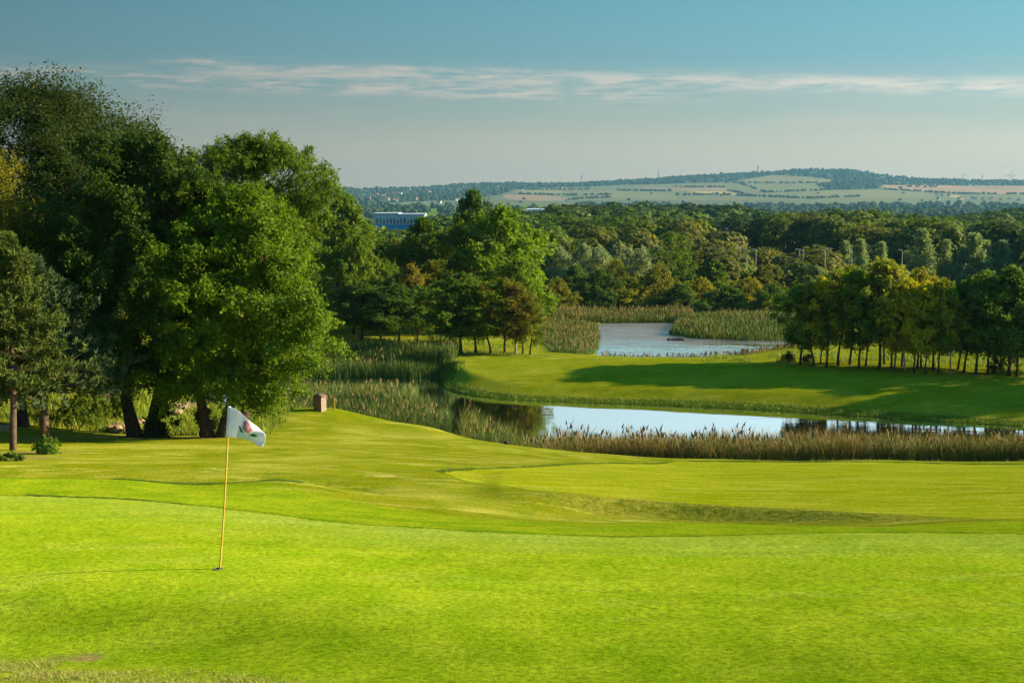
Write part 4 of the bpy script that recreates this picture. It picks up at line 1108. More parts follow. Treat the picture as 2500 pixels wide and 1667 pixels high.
# ------------------------------------------------------------------ shrubs
def shrub(name, vx, vy, H, Rr, col, label, seed, nlf=2500, leaf=.13, Y=None, dx=0, dy=0):
    x, Y_, z = hit(vx, vy) if Y is None else (xat(vx, Y), Y, gz(xat(vx, Y), Y))
    x += dx; Y_ += dy; z = gz(x, Y_)
    pr = make_tree(name, seed, H, Rr, .05, 26, nlf, leaf, 'round', limbs=8, trunk_r=.03, clr=(.25,.45), ratio=.7)
    root = empty(name, (x, Y_, z), label, 'shrub')
    link('stems', pr['trunk'], root); link('leaves', pr['crown'], root, color=col)
shrub('ivy_bush', 372, 1006, 1.55, .75, (.040,.065,.010), 'dark ivy bush clinging to the foot of the forked sycamore', 501, 3500)
shrub('ivy_bush', 470, 1004, 1.25, .55, (.050,.075,.012), 'ivy growth beside the trunk of the bright sycamore', 502, 2400)
shrub('nettle_clump', 108, 1046, .55, .55, (.070,.130,.014), 'leafy green weeds at the foot of the leaning pine', 503, 1200, .12)
shrub('nettle_clump', 24, 1062, .3, .4, (.060,.105,.012), 'low weeds round the thin pine trunk', 504, 600, .1)
shrub('elder_bush', 200, 975, 1.6, 1.3, (.075,.120,.012), 'leafy bush in the long grass behind the leaning pine', 505, 3600, .18)
shrub('elder_bush', 260, 960, 1.3, 1.0, (.090,.150,.014), 'sunlit bush between the leaning pine and the forked sycamore', 506, 2600, .17)
shrub('elder_bush', 400, 935, 1.3, .9, (.100,.160,.012), 'bright bush seen between the two sycamore trunks', 507, 2200, .17, Y=72)
shrub('gorse_bush', 1811, 833, .75, .55, (.030,.050,.010), 'small dark round bush before the first grove trunk', 508, 900, .14)
shrub('gorse_bush', 1856, 833, .65, .5, (.030,.052,.010), 'small dark bush between the first two grove trunks', 509, 800, .14)
shrub('gorse_bush', 2287, 858, 1.0, .6, (.030,.052,.010), 'dark bush under the darkest trees of the grove', 510, 900, .14)
shrub('sallow_bush', 1020, 990, .6, .9, (.055,.100,.012), 'low green bush on the water edge between the reed beds', 511, 1600, .12, dy=4)

# ------------------------------------------------------------------ flagstick, hole
Y0 = 18.0
FX = xat(503, Y0, 1310); FZ = gz(FX, Y0)
Sx = lambda px: ((px - CX) / FPX) / (CP + ((CY - 1040) / FPX) * SP) * Y0     # across, at the flag's distance
Sz = lambda py: (-SP + ((CY - py) / FPX) * CP) / (CP + ((CY - py) / FPX) * SP) * Y0
flag_root = empty('flagstick', (FX, Y0, FZ), 'golf flagstick with white flag standing in the hole on the near green', 'flagstick')
topx, topzv = Sx(560.5) - FX, Sz(993) - FZ
def m_pole():
    m, nt, out = newmat('pole_paint'); n = N(nt)
    c = n.mix(n.ramp(n.noise(n.scalevec(n.node('ShaderNodeTexCoord').outputs['Object'], (1, 1, .2)), 20, 3), .35, .7), (.42, .25, .035), (.55, .36, .06))
    nt.links.new(n.principled(c, .4, .5).outputs[0], out.inputs[0]); return m
mb = MB(); s = np.linspace(0, 1, 12)
mb.tube(np.stack([topx * s + .012 * np.sin(pi * s), 0 * s, -.10 + (topzv + .10) * s], 1), .0125 - .003 * s, 12)
link('pole', mb.mesh('pole', [m_pole()], True), flag_root)
mb = MB(); mb.tube([(0, 0, .0), (0, 0, .025)], [.026, .018], 14)
link('ferrule', mb.mesh('ferrule', [mat_simple('ferrule', (.08, .06, .04), .5, .4)], True), flag_root)
# the flag is a cloth surface between four corners with soft folds
def flag_pt(u, v):
    tl = np.array([Sx(562) - FX, Sz(992) - FZ]); bl = np.array([Sx(556) - FX, Sz(1067) - FZ])
    tr = np.array([Sx(651) - FX, Sz(1056) - FZ]); br = np.array([Sx(643) - FX, Sz(1086) - FZ])
    u = np.asarray(u, float); v = np.asarray(v, float)
    top = tl + (tr - tl) * u[..., None]; bot = bl + (br - bl) * u[..., None]
    top = top + np.stack([0 * u, .055 * np.sin(pi * u) * (1 - .6 * u)], -1)
    bot = bot + np.stack([0 * u, .045 * np.sin(pi * np.clip(u * 1.15, 0, 1))], -1)
    p = top + (bot - top) * v[..., None]
    dep = .035 * np.sin(u * 9.0 + v * 1.6) * np.clip(u * 4, 0, 1) - .05 * np.sin(pi * u) + .02 * np.sin(u * 4 + v * 5) - .012
    dep = dep - .10 * u
    edge = .02 * np.sin(v * 3.0) * u
    return np.stack([p[..., 0] + edge, dep, p[..., 1]], -1)
nu, nv = 48, 30
U, Vv = np.meshgrid(np.linspace(0, 1, nu), np.linspace(0, 1, nv))
Pf = flag_pt(U, Vv).reshape(-1, 3)
def m_cloth(name, col):
    m, nt, out = newmat(name); n = N(nt)
    pos = n.node('ShaderNodeTexCoord').outputs['Object']
    c = n.mix(n.ramp(n.noise(pos, 60, 3), .3, .7), tuple(x * .9 for x in col), col)
    b = n.principled(c, .75, .2)
    t = n.node('ShaderNodeBsdfTranslucent'); nt.links.new(c, t.inputs[0])
    mx = n.node('ShaderNodeMixShader'); mx.inputs[0].default_value = .3
    nt.links.new(b.outputs[0], mx.inputs[1]); nt.links.new(t.outputs[0], mx.inputs[2]); nt.links.new(mx.outputs[0], out.inputs[0]); return m
flag = link('flag', mesh_np('flag', Pf, grid_faces(nv, nu), [m_cloth('flag_cloth', (.80, .80, .82))], True), flag_root)
md = flag.modifiers.new('thickness', 'SOLIDIFY'); md.thickness = .003; md.offset = 0
mb = MB(); s = np.linspace(0, 1, 10)
sl = flag_pt(np.zeros(10), s); sl[:, 1] = 0; sl[:, 0] = topx * (sl[:, 2] / topzv) + .002
mb.tube(sl, .021, 12)
link('sleeve', mb.mesh('sleeve', [m_cloth('sleeve_cloth', (.78, .78, .80))], True), flag)
# the printed rose: rings of petals and two leaves laid on the cloth
def print_shape(name, uv_pts, mat, lift):
    uv = np.asarray(uv_pts); c = uv.mean(0); rings = []
    for k in (1.0, .66, .33): rings.append(c + (uv - c) * k)
    G = np.concatenate(rings + [c[None]]); V = flag_pt(G[:, 0], G[:, 1]); V[:, 1] -= lift
    n = len(uv); q = []; t = []
    for r in range(2):
        for i in range(n): q.append([r*n+i, r*n+(i+1) % n, (r+1)*n+(i+1) % n, (r+1)*n+i])
    for i in range(n): t.append([2*n+i, 2*n+(i+1) % n, 3*n])
    link(name, mesh_np(name, V, [np.array(q), np.array(t)], [mat], True), flag)
def lobed(cu, cv, ru, rv, lob, amp, ph=0.0, n=40):
    a = np.arange(n) * 2 * pi / n; r = 1 + amp * np.cos(lob * a + ph)
    return np.stack([cu + ru * r * np.cos(a), cv + rv * r * np.sin(a)], 1)
M_RED = mat_simple('print_red', (.45, .075, .075), .8, .1, .35, 90, (.55, .22, .22)); M_PINK = mat_simple('print_pink', (.42, .25, .24), .8, .1); M_GRN = mat_simple('print_green', (.02, .17, .05), .8, .1)
def leafshape(cu, cv, lu, lv, wd, n=16):
    t = np.linspace(0, 1, n); w = np.sin(pi * t) * wd
    A = np.stack([cu - lu + 2 * lu * t, cv - lv + 2 * lv * t + w], 1); B = np.stack([cu - lu + 2 * lu * t, cv - lv + 2 * lv * t - w], 1)[::-1][1:-1]
    return np.r_[A, B]
print_shape('rose_leaf', leafshape(.375, .60, .075, .10, .075), M_GRN, .0045)
print_shape('rose_leaf', leafshape(.70, .62, .095, -.07, .085), M_GRN, .0045)
print_shape('rose_bloom', lobed(.535, .37, .115, .255, 5, .11), M_RED, .0055)
print_shape('rose_petal', lobed(.54, .36, .062, .135, 5, .14, .6), M_PINK, .0070)
print_shape('rose_heart', lobed(.545, .36, .026, .055, 3, .15), M_RED, .0085)

painted_hole = empty('golf_hole', (FX, Y0, FZ), 'small round hole in the near green at the foot of the flagstick', 'hole')
def ring_mesh(name, r0, r1, z, mat, n=28):
    a = np.arange(n) * 2 * pi / n; D = np.stack([np.cos(a), np.sin(a)], 1)
    zz = lambda r: ground_z(FX + D[:, 0] * r, Y0 + D[:, 1] * r) - FZ + z + .03
    V = np.r_[np.c_[D * r0, zz(r0)], np.c_[D * r1, zz(r1)]]
    i = np.arange(n); j = (i + 1) % n
    return mesh_np(name, V, np.stack([i, j, j + n, i + n], 1)[:, ::-1], [mat])
link('rim', ring_mesh('rim', .054, .061, .0, mat_simple('cup_rim', (.55, .5, .4), .6, .2)), painted_hole)
link('painted_hole', ring_mesh('painted_hole', .001, .054, -.002, mat_simple('hole_shade', (.012, .010, .006), .9, .05)), painted_hole)  # flat disc, the shade inside the hole painted as a dark colour

# ------------------------------------------------------------------ pillar, stakes, stones, walls, bird, log
M_BRICK = None
def m_brick():
    m, nt, out = newmat('red_brick'); n = N(nt)
    tc = n.node('ShaderNodeTexCoord').outputs['Object']
    bt = n.node('ShaderNodeTexBrick'); nt.links.new(n.scalevec(tc, (1, 1, 1)), bt.inputs['Vector'])
    mp = n.node('ShaderNodeMapping'); nt.links.new(tc, mp.inputs[0]); mp.inputs['Rotation'].default_value = (R(90), 0, 0)
    nt.links.new(mp.outputs[0], bt.inputs['Vector'])
    bt.inputs['Color1'].default_value = (.20, .085, .05, 1); bt.inputs['Color2'].default_value = (.13, .055, .035, 1); bt.inputs['Mortar'].default_value = (.28, .24, .19, 1)
    bt.inputs['Scale'].default_value = 6.5; bt.inputs['Mortar Size'].default_value = .018
    nt.links.new(n.mix(n.ramp(n.noise(tc, 9, 4), .4, .7, 0, .5), bt.outputs[0], (.12, .09, .06)), n.principled((.2, .1, .1), .9, .1).inputs[0])
    b = [x for x in nt.nodes if x.type == 'BSDF_PRINCIPLED'][0]; nt.links.new(b.outputs[0], out.inputs[0]); return m
px_, py_, pz_ = hit(735, 945)
pil = empty('brick_pillar', (px_, py_, pz_), 'weathered red brick pillar with domed cap on the slope above the reeds', 'pillar', rz=R(-28))
mb = MB(); mb.box((0, 0, .30), (.46, .42, .80)); link('shaft', mb.mesh('shaft', [m_brick()]), pil)
mb = MB(); mb.box((0, 0, .74), (.52, .47, .08)); mb.blob((0, 0, .78), (.25, .22, .11), 3, .05, 14, 9); link('cap', mb.mesh('cap', [mat_simple('capstone', (.17, .11, .08), .9, .1, .4, 9)]), pil)
M_YEL = mat_simple('stake_yellow', (.55, .36, .04), .6, .3, .25, 15)
for vx, vy, h, lab in [(768,944,.55,'yellow hazard stake beside the brick pillar'), (850,955,.42,'yellow hazard stake at the edge of the reed bank'), (1067,846,.55,'yellow hazard stake on the tip of the island fairway'), (1099,1005,.5,'yellow hazard stake in front of the pondside reeds'), (1692,1056,.22,'yellow hazard stake at the foot of the long reed belt')]:
    x, y, z = hit(vx, vy)
    st = empty('hazard_stake', (x, y, z), lab, 'stake', 'yellow stakes marking the water')
    mb = MB(); mb.box((0, 0, h/2 - .05), (.06, .06, h + .1)); link('post', mb.mesh('post', [M_YEL]), st)
    mb = MB(); mb.box((0, 0, h + .03), (.06, .06, .06), taper=.25); link('tip', mb.mesh('tip', [M_YEL]), st)
M_STONE = mat_simple('rubble_stone', (.36, .25, .15), .9, .1, .5, 5, bump=.5)
def rubble(name, vpts, n, size, label, seed, Y=None):
    rg = np.random.default_rng(seed)
    W = [hit(*p) for p in vpts]
    cx_, cy_ = np.mean([w[0] for w in W]), np.mean([w[1] for w in W])
    o = empty(name, (cx_, cy_, gz(cx_, cy_)), label, 'wall'); mb = MB()
    for i in range(n):
        t = rg.uniform(0, len(W) - 1.001); k = int(t); f = t - k
        x = W[k][0] * (1 - f) + W[k+1][0] * f + rg.normal() * .12; y = W[k][1] * (1 - f) + W[k+1][1] * f + rg.normal() * .2
        s = size * rg.uniform(.5, 1.2); z = gz(x, y) - gz(cx_, cy_) + s * .3 + (.3 * size * 2 if rg.uniform() < .4 else 0)
        mb.blob((x - cx_, y - cy_, z), (s * rg.uniform(.8, 1.5), s * .8, s * .55), seed * 100 + i, .25, 8, 6)
    me = mb.mesh(name, [M_STONE]); link('stones', me, o)
rubble('stone_wall', [(262,996),(290,986),(322,978)], 46, .22, 'low tumbled tan stone wall beside the forked sycamore trunk', 3)
rubble('stone_wall', [(400,958),(420,944),(440,936)], 40, .22, 'tan stone edging running uphill between the two sycamores', 4)
rubble('stone_wall', [(-10,990),(22,990)], 16, .2, 'short bit of stone wall behind the thin pine trunk', 5)
wx, wy = xat(452, 74), 74.0
wl = empty('timber_fence', (wx, wy, gz(wx, wy)), 'dark low timber fence in the shade behind the sycamores', 'fence')
M_DKW = mat_simple('dark_timber', (.05, .04, .03), .9, .1, .4, 6)
for k in range(3):
    mb = MB(); mb.box((0, -.02, .16 + k * .30), (2.6, .05, .285)); link('board', mb.mesh('board', [M_DKW]), wl)
for k in range(3):
    mb = MB(); mb.box((-1.2 + 1.2 * k, .06, .4), (.12, .1, 1.2)); link('post', mb.mesh('post', [M_DKW]), wl)
# a black waterbird on the slope
bx, by, bz = hit(1165, 1024)
bd = empty('waterbird', (bx, by, bz), 'small black waterbird standing on the mown slope by the reeds', 'bird', rz=R(20))
M_BLK = mat_simple('black_feathers', (.012, .012, .014), .6, .2)
mb = MB(); s = np.linspace(0, 1, 9)
mb.tube(np.stack([-.17 + .30 * s, 0 * s, .14 + .015 * np.sin(pi * s)], 1), .005 + .075 * np.sin(pi * s ** .85) ** .7, 12)
mb.tube([(.07, 0, .17), (.105, 0, .215), (.125, 0, .25)], [.045, .030, .026], 10); mb.blob((.135, 0, .262), (.038, .030, .030), 1, .03, 10, 8)
link('body', mb.mesh('body', [M_BLK], True), bd)
mb = MB(); mb.tube([(.165, 0, .262), (.20, 0, .254)], [.011, .003], 6); link('beak', mb.mesh('beak', [mat_simple('beak', (.45, .12, .04), .5, .3)], True), bd)
mb = MB(); mb.tube([(-.14, 0, .145), (-.22, 0, .165)], [.03, .012], 8); link('tail', mb.mesh('tail', [M_BLK], True), bd)
for sy in (-.025, .025):
    mb = MB(); mb.tube([(-.01, sy, .09), (0, sy, .0)], .006, 6); mb.box((.02, sy, .004), (.05, .02, .006)); link('leg', mb.mesh('leg', [mat_simple('shank', (.2, .2, .06), .6, .2)], True), bd)
lx, ly = wat(1553, 781)
mb = MB(); s = np.linspace(0, 1, 7); mb.tube(np.stack([-.8 + 1.6 * s, .1 * np.sin(4 * s), .03 + .05 * s], 1), .13 - .04 * s, 9)
mb.tube([(.2, 0, .1), (.35, .05, .38)], [.05, .02], 6)
tag(link('driftwood_log', mb.mesh('driftwood_log', [mat_simple('wet_wood', (.05, .04, .03), .7, .3)], True), loc=(lx, ly, WATER)), 'dark log floating in the far pond off the reed island', 'log')

# ------------------------------------------------------------------ lamp posts, buildings, pylons, turbines
M_STEEL = mat_simple('galvanised_steel', (.20, .205, .205), .5, .4, .15, 3)
M_LAMPW = mat_simple('lamp_housing', (.42, .43, .43), .5, .3)
nl = 0
LAMPS = [(1807,605),(1824,608),(1952,608),(1962,610),(2015,612),(2028,606),(2080,610),(2203,610),(1846,608),(1743,531),(1777,558),(1275.6,524),(1355.6,522),(1332,537),(1526,523),(1484,545),(1596,549),(1639,541)]
LLAB = ['street lamp above the olive willow trees, beside a matching lamp','taller street lamp next to the first lamp over the willow trees','street lamp with long visible mast in the gap before the poplars','second long-masted street lamp in the gap before the poplars','street lamp behind the first pale poplar','white street lamp head over the first pale poplar','street lamp head beside the narrow poplar','street lamp head in front of the tallest poplar','street lamp head over the fresh green tree',
        'street lamp small against the dark wood below the hill','street lamp in the light green part of the wood','street lamp by the white roofed shed','street lamp standing clear before the dark wood crest','lower street lamp between the two by the shed','thin street lamp in the middle of the dark wood','street lamp rising behind the silver willows','street lamp above the tall feathery tree','tall street lamp beside the tall feathery tree']
for (sx, sy), lab in zip(LAMPS, LLAB):
    vx, vy = sx / K, sy / K
    a, sl_ = bearing(vx, vy)
    y = -10.4 / sl_; x = a * y; z = gz(x, y); H = sl_ * y - z
    lp = empty('street_lamp', (x, y, z), lab, 'street lamp', 'street lamps among the woodland')
    mb = MB(); mb.tube([(0, 0, -.2), (0, 0, 1.2), (0, 0, H - .1)], [.075, .065, .045], 8); link('mast', mb.mesh('mast', [M_STEEL], True), lp)
    mb = MB(); mb.tube([(0, 0, H - .12), (-.2, 0, H), (-.4, 0, H)], .04, 6); link('arm', mb.mesh('arm', [M_STEEL], True), lp)
    mb = MB(); mb.box((-.5, 0, H), (.45, .22, .12), taper=.8); link('lamp_head', mb.mesh('lamp_head', [M_LAMPW]), lp)

def m_metal(name, col):
    m, nt, out = newmat(name); n = N(nt)
    tc = n.node('ShaderNodeTexCoord').outputs['Object']
    w = n.node('ShaderNodeTexWave'); nt.links.new(tc, w.inputs[0]); w.inputs['Scale'].default_value = 2.2
    c = n.mix(n.ramp(w.outputs['Fac'], .2, .8, 0, .35), col, tuple(c * .7 for c in col))
    nt.links.new(n.principled(c, .55, .3).outputs[0], out.inputs[0]); return m
wx, wy = WARE; wz = gz(wx, wy)
zt = topz(485, wy) - wz
wh = empty('warehouse', (wx, wy, wz), 'blue and white industrial warehouse showing above the trees under the hills', 'warehouse')
mb = MB(); mb.box((0, 0, zt * .31), (17, 14, zt * .62)); link('wall', mb.mesh('wall', [m_metal('blue_cladding', (.015, .20, .42))]), wh)
mb = MB(); mb.box((0, 0, zt * .62 + zt * .14), (17.1, 14.1, zt * .28)); up = link('upper_wall', mb.mesh('upper_wall', [m_metal('white_cladding', (.30, .36, .42))]), wh)
mb = MB(); mb.box((-4.3, 0, zt * .93), (8.7, 14.3, .5)); mb.box((4.3, 0, zt * .91), (8.5, 14.3, .4)); link('roof', mb.mesh('roof', [mat_simple('pale_roof', (.38, .43, .48), .6, .2)]), wh)
M_GLZ = mat_simple('dark_glazing', (.07, .09, .12), .2, .5)
rgw = np.random.default_rng(4)
for i in range(13):
    h = zt * rgw.uniform(.08, .16); x = -7.2 + i * 1.15
    mb = MB(); mb.box((x, -7.07, zt * .72 - (zt*.16 - h) * .5), (.62 * rgw.uniform(.6, 1.2), .06, h)); link('window', mb.mesh('window', [M_GLZ]), wh)
# white-roofed shed
sx_, sy_ = xat(1232, 640), 640.0; sz_ = gz(sx_, sy_); zt = topz(479.5, sy_) - sz_
sh = empty('factory_shed', (sx_, sy_, sz_), 'long white curved roof of a shed behind the dark wood', 'shed')
mb = MB(); mb.box((0, 0, (zt - 2) / 2), (17, 16, zt - 2)); link('wall', mb.mesh('wall', [m_metal('grey_cladding', (.35, .38, .40))]), sh)
mb = MB(); a = np.linspace(0, pi, 13); V = []
for yv in (-8.3, 8.3):
    V += [(-9 * cos(t), yv, zt - 2 + 2 * sin(t) ** .8) for t in a]
n_ = len(a); mb.add(V, [[i, i + 1, n_ + i + 1, n_ + i] for i in range(n_ - 1)] + [[0, n_, 2 * n_ - 1, n_ - 1]]); mb.add([V[i] for i in range(n_)] + [(0, -8.3, zt - 2)], (), [[i + 1, i, n_] for i in range(n_ - 1)])
link('roof', mb.mesh('roof', [mat_simple('white_roof', (.72, .76, .80), .6, .2)]), sh)

# houses of the far villages: one house, copied
M_WALLW = mat_simple('render_white', (.50, .47, .43), .9, .1); M_WALLR = mat_simple('house_brick', (.33, .17, .11), .9, .1); M_ROOF = mat_simple('house_roof', (.20, .11, .08), .9, .1)
def house_mesh(wall):
    mb = MB(); mb.box((0, 0, 2.5), (10, 7, 5)); w = mb.mesh('house_wall', [wall])
    mb = MB(); mb.add([(-5.3,-3.9,4.95),(5.3,-3.9,4.95),(5.3,3.9,4.95),(-5.3,3.9,4.95),(-5.3,0,8.2),(5.3,0,8.2)], [[0,1,5,4],[2,3,4,5],[3,2,1,0]], [[1,2,5],[3,0,4]])
    mb.box((3.6, 0, 8.2), (.9, .9, 1.6))
    return w, mb.mesh('house_roof', [M_ROOF])
HM = [house_mesh(M_WALLW), house_mesh(M_WALLR)]
rgh = np.random.default_rng(8)
spots = []
C3z = lambda a, b: ((850 + .2338 * a) / K, (430 + .2338 * b) / K)
for a_, b_ in [(215,248),(300,212),(345,222),(380,228),(430,262),(460,270),(490,268),(520,200),(545,195),(470,200),(615,150),(640,152),(655,235),(950,292),(850,180),(1555,128),(2222,142),(250,225),(280,238),(510,275),(1135,270),(700,255)]:
    spots.append((*C3z(a_, b_), 1.0))
for a_, b_ in [(1750,272),(1785,278),(1915,298),(1990,296),(2010,300),(2110,300),(2125,298),(2180,305),(2240,302),(1830,280),(1900,300),(2300,310),(1760,300),(2060,302)]:
    spots.append(((1650 + .3636 * a_) / K, (380 + .3636 * b_) / K, .8))
for i, (vx, vy, s) in enumerate(spots):
    x, y = hill_point(vx, vy); z = float(hill_z(np.array([x]), np.array([y]))[0])
    left = vx < 1100
    ho = empty('village_house', (x, y, z + 2), 'small white house in the village under the low end of the hills' if left and i % 3 else ('small brick house in the village under the low end of the hills' if left else 'tiny pale house at the foot of the far hill'), 'house',
               ('white village houses' if i % 3 else 'brick village houses') if left else 'pale houses at the foot of the hill', rz=rgh.uniform(-.6, .6))
    ho.scale = (1.15 * s, 1.15 * s, 1.15 * s)
    w, r_ = HM[1 if (left and i % 3 == 0) else 0]
    link('wall', w, ho); link('roof', r_, ho)

M_PYL = mat_simple('pylon_steel', (.20, .21, .22), .7, .2)
def pylon(vx, top_v, lab, name='pylon', wide=True):
    Yp = HILL_Y1 - 60; x = bearing(vx, 420)[0] * Yp; z = float(hill_z(np.array([x]), np.array([Yp]))[0]); H = topz(top_v, Yp) - z
    p = empty(name, (x, Yp, z), lab, 'pylon' if wide else 'mast')
    mb = MB()
    b = H * .10 if wide else H * .04
    for sx2 in (-1, 1):
        for sy2 in (-1, 1): mb.tube([(sx2 * b, sy2 * b, -2), (sx2 * b * .25, sy2 * b * .25, H * .7), (0, 0, H)], [.55, .5, .45], 5)
    for k in range(6):
        zz = H * (.08 + .11 * k); w = b * (1 - k * .13)
        mb.tube([(-w, -w, zz), (w, -w, zz + H * .1)], .35, 4); mb.tube([(w, -w, zz), (-w, -w, zz + H * .1)], .35, 4)
    link('tower', mb.mesh('tower', [M_PYL]), p)
    if wide:
        for k in range(3):
            mb = MB(); zz = H * (.68 + .12 * k); w = H * (.16 - .03 * k); mb.tube([(-w, 0, zz), (0, 0, zz + 1.2), (w, 0, zz)], [.3, .6, .3], 5); link('crossarm', mb.mesh('crossarm', [M_PYL]), p)
pylon(1336, 400, 'electricity pylon on the low left shoulder of the hill skyline')
pylon(1512, 393, 'electricity pylon halfway up the hill skyline')
pylon(1740, 379, 'electricity pylon beside the wooded hill crest')
pylon(938, 425, 'thin mast on the flat skyline above the village', 'radio_mast', False)
pylon(1397, 411, 'short thin mast between two pylons on the skyline', 'radio_mast', False)
M_TURB = mat_simple('turbine_white', (.50, .51, .53), .5, .3)
def turbine(vx, hub_v, lab, rot, dy=0, blade_v=14):
    Yp = HILL_Y1 - 100 + dy; x = bearing(vx, 420)[0] * Yp; z = float(hill_z(np.array([x]), np.array([Yp]))[0]); H = topz(hub_v, Yp) - z
    Lb = blade_v * K / FPX * Yp
    t = empty('wind_turbine', (x, Yp, z), lab, 'wind turbine', 'wind turbines on the skyline')
    mb = MB(); mb.tube([(0, 0, -3), (0, 0, H)], [2.0, 1.1], 10); link('tower', mb.mesh('tower', [M_TURB], True), t)
    mb = MB(); mb.box((0, 0, H + .8), (2.6, 7, 2.6)); link('nacelle', mb.mesh('nacelle', [M_TURB]), t)
    for k in range(3):
        a = R(rot + 120 * k); d = np.array([sin(a), 0, cos(a)]); s = np.linspace(0, 1, 5)[:, None]
        mb = MB(); mb.tube(np.array([0, -4.0, H + .8]) + d * s * Lb, [.8, 1.1, .9, .6, .2], 6); link('blade', mb.mesh('blade', [M_TURB], True), t)
turbine(2211, 404, 'wind turbine farthest along the skyline towards the hill crest', 60)
turbine(2256, 406, 'smallest wind turbine, between the crossed pair and its neighbour', 55, 300, 9)
turbine(2321, 402, 'large wind turbine of the crossed pair on the skyline', 15, -300, 15)
turbine(2325, 405, 'wind turbine half hidden behind the large one', 60, 400, 13)

# ------------------------------------------------------------------ sky, sun, air, camera
w = bpy.data.worlds.new('World'); scene.world = w; w.use_nodes = True
nt = w.node_tree; nt.nodes.clear(); n = N(nt)
out = nt.nodes.new('ShaderNodeOutputWorld'); bg = nt.nodes.new('ShaderNodeBackground')
sky = nt.nodes.new('ShaderNodeTexSky'); sky.sky_type = 'NISHITA'; sky.sun_disc = False
sky.sun_elevation = R(SUN_EL); sky.sun_rotation = R(90 - SUN_AZ); sky.altitude = 50; sky.air_density = 1.0; sky.dust_density = 1.6; sky.ozone_density = 1.5
d = n.node('ShaderNodeTexCoord').outputs['Generated']
sep = n.node('ShaderNodeSeparateXYZ'); nt.links.new(d, sep.inputs[0])
el = sep.outputs[2]
grad = n.node('ShaderNodeValToRGB'); nt.links.new(n.ramp(el, -.02, .5, smooth=False), grad.inputs[0])
E = grad.color_ramp.elements
def stop(z, c):
    p = (z + .02) / .52
    e = E.new(min(max(p, 0), 1)); e.color = (*c, 1)
SKYSTOPS = [(-.02,(1.26,.98,.68)),(.0,(1.26,.98,.66)),(.015,(1.20,.98,.69)),(.03,(.97,.95,.75)),(.05,(.67,.83,.74)),(.09,(.33,.72,.82)),(.132,(.245,.67,.83)),(.140,(1.25,1.62,1.64)),(.21,(1.2,1.7,1.75)),(.28,(.40,1.25,1.7)),(.49,(.12,.80,1.5))]
for z, c in SKYSTOPS: stop(z, c)
E.remove(E[0]); E.remove(E[len(E) - 1])
az = n.math('ARCTAN2', sep.outputs[0], sep.outputs[1])
side = n.ramp(az, -.6, .6, .34, 1.66, smooth=False)
cmb = n.node('ShaderNodeCombineColor')
for i in range(3): n.set(cmb.inputs[i], side)
skyc = n.mix(1.0, grad.outputs[0], cmb.outputs[0], 'MULTIPLY')
skyc = n.mix(.15, skyc, n.mix(1.0, sky.outputs[0], (.12, .12, .12), 'MULTIPLY'))
# low broken cloud, thin streaks far off
cv = n.node('ShaderNodeCombineXYZ'); n.set(cv.inputs[0], n.math('MULTIPLY', az, 16.0)); n.set(cv.inputs[1], n.math('MULTIPLY', el, 150.0))
c1 = n.noise(cv.outputs[0], 1.0, 8, .66, .25); c2 = n.noise(n.scalevec(cv.outputs[0], (.35, .35, 1)), 1.0, 4, .55); c3 = n.noise(n.scalevec(cv.outputs[0], (2.2, 1.3, 1)), 1.0, 6, .65)
wob = n.math('MULTIPLY', n.math('SUBTRACT', n.noise(n.scalevec(cv.outputs[0], (.16, 0, 1)), 1.0, 3), .5), .016)
line = n.math('ADD', n.math('SUBTRACT', el, .0745), n.math('ADD', n.math('MULTIPLY', az, .026), wob))
def gauss(off, k):
    l = n.math('ADD', line, off)
    return n.math('POWER', 2.718, n.math('MULTIPLY', n.math('MULTIPLY', l, l), -k))
puff = n.math('ADD', n.math('MULTIPLY', c1, .65), n.math('MULTIPLY', c3, .35))
m1 = n.math('MULTIPLY', n.math('MULTIPLY', gauss(0, 32000.0), n.ramp(puff, .38, .58)), n.ramp(az, -.25, -.19))
m2 = n.math('MULTIPLY', n.math('MULTIPLY', n.math('MULTIPLY', gauss(.0090, 30000.0), n.ramp(puff, .44, .58)), .9), n.ramp(az, .20, .05))
m4 = n.math('MULTIPLY', n.math('MULTIPLY', gauss(-.004, 120000.0), n.ramp(puff, .46, .60)), n.math('MULTIPLY', n.ramp(az, .25, -.1), n.ramp(az, -.27, -.20)))
m3 = n.math('MULTIPLY', n.math('MULTIPLY', n.ramp(el, .015, .05), n.ramp(el, .070, .045)), n.math('MULTIPLY', n.ramp(c2, .45, .75), .30))
cm = n.math('MAXIMUM', n.math('MAXIMUM', m1, n.math('MAXIMUM', m2, m4)), m3)
cloud = n.mix(1.0, (1.25, 1.10, .93), cmb.outputs[0], 'MULTIPLY')
skyc = n.mix(n.math('MULTIPLY', cm, .72), skyc, cloud)
nt.links.new(skyc, bg.inputs[0]); bg.inputs[1].default_value = .15
nt.links.new(bg.outputs[0], out.inputs[0])

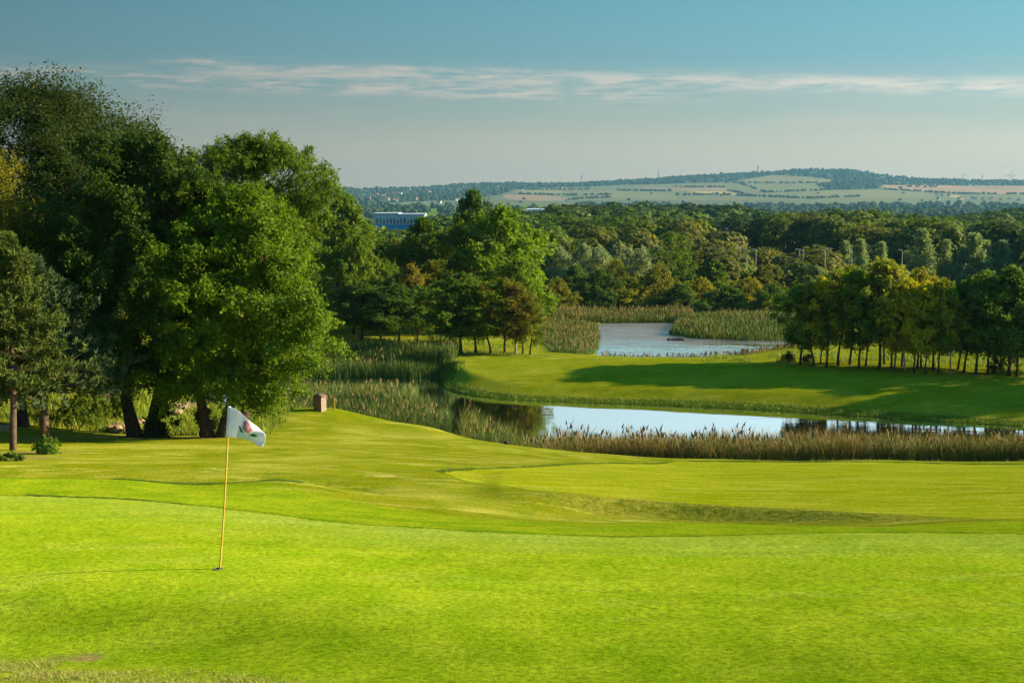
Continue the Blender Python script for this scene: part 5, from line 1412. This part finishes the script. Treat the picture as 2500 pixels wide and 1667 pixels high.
sl = bpy.data.lights.new('sun', 'SUN'); sl.energy = 4.2; sl.angle = R(.6); sl.color = (1.0, .84, .58)
so = bpy.data.objects.new('sun', sl); COL.objects.link(so)
from mathutils import Vector
sd_ = Vector((cos(R(SUN_EL)) * cos(R(SUN_AZ)), cos(R(SUN_EL)) * sin(R(SUN_AZ)), sin(R(SUN_EL))))
so.rotation_euler = (-sd_).to_track_quat('-Z', 'Y').to_euler(); so.location = (60, 30, 60)

mb = MB(); x0, x1, y0, y1, z0, z1 = -5600, 5600, -60, 9200, -260, 135
mb.add([(x0,y0,z0),(x1,y0,z0),(x1,y1,z0),(x0,y1,z0),(x0,y0,z1),(x1,y0,z1),(x1,y1,z1),(x0,y1,z1)], [[0,3,2,1],[4,5,6,7],[0,1,5,4],[1,2,6,5],[2,3,7,6],[3,0,4,7]])
hm, nt, out = newmat('haze_air')
pv = nt.nodes.new('ShaderNodeVolumePrincipled'); pv.inputs['Color'].default_value = (.16, .385, .55, 1); pv.inputs['Density'].default_value = HAZE = 7e-5
pv.inputs['Anisotropy'].default_value = .2
nt.links.new(pv.outputs[0], out.inputs['Volume'])
tag(link('haze', mb.mesh('haze', [hm])), kind='stuff')

cam = bpy.data.cameras.new('camera'); co = bpy.data.objects.new('camera', cam); COL.objects.link(co)
cam.sensor_width = 36; cam.sensor_fit = 'HORIZONTAL'; cam.lens = FPX / 2500 * 36; cam.clip_start = .1; cam.clip_end = 20000
co.location = (0, 0, 0); co.rotation_euler = (pi / 2 - PITCH, 0, 0)
scene.camera = co

scene.view_settings.view_transform = 'Standard'; scene.view_settings.look = 'None'; scene.view_settings.exposure = 1.95; scene.view_settings.gamma = 1
scene.render.engine = 'CYCLES'
cy = scene.cycles
cy.max_bounces = 6; cy.diffuse_bounces = 3; cy.glossy_bounces = 3; cy.transmission_bounces = 3; cy.volume_bounces = 0; cy.transparent_max_bounces = 8
cy.sample_clamp_indirect = 4
cy.use_denoising = True
try: cy.denoiser = 'OPENIMAGEDENOISE'; cy.denoising_prefilter = 'ACCURATE'
except Exception: pass
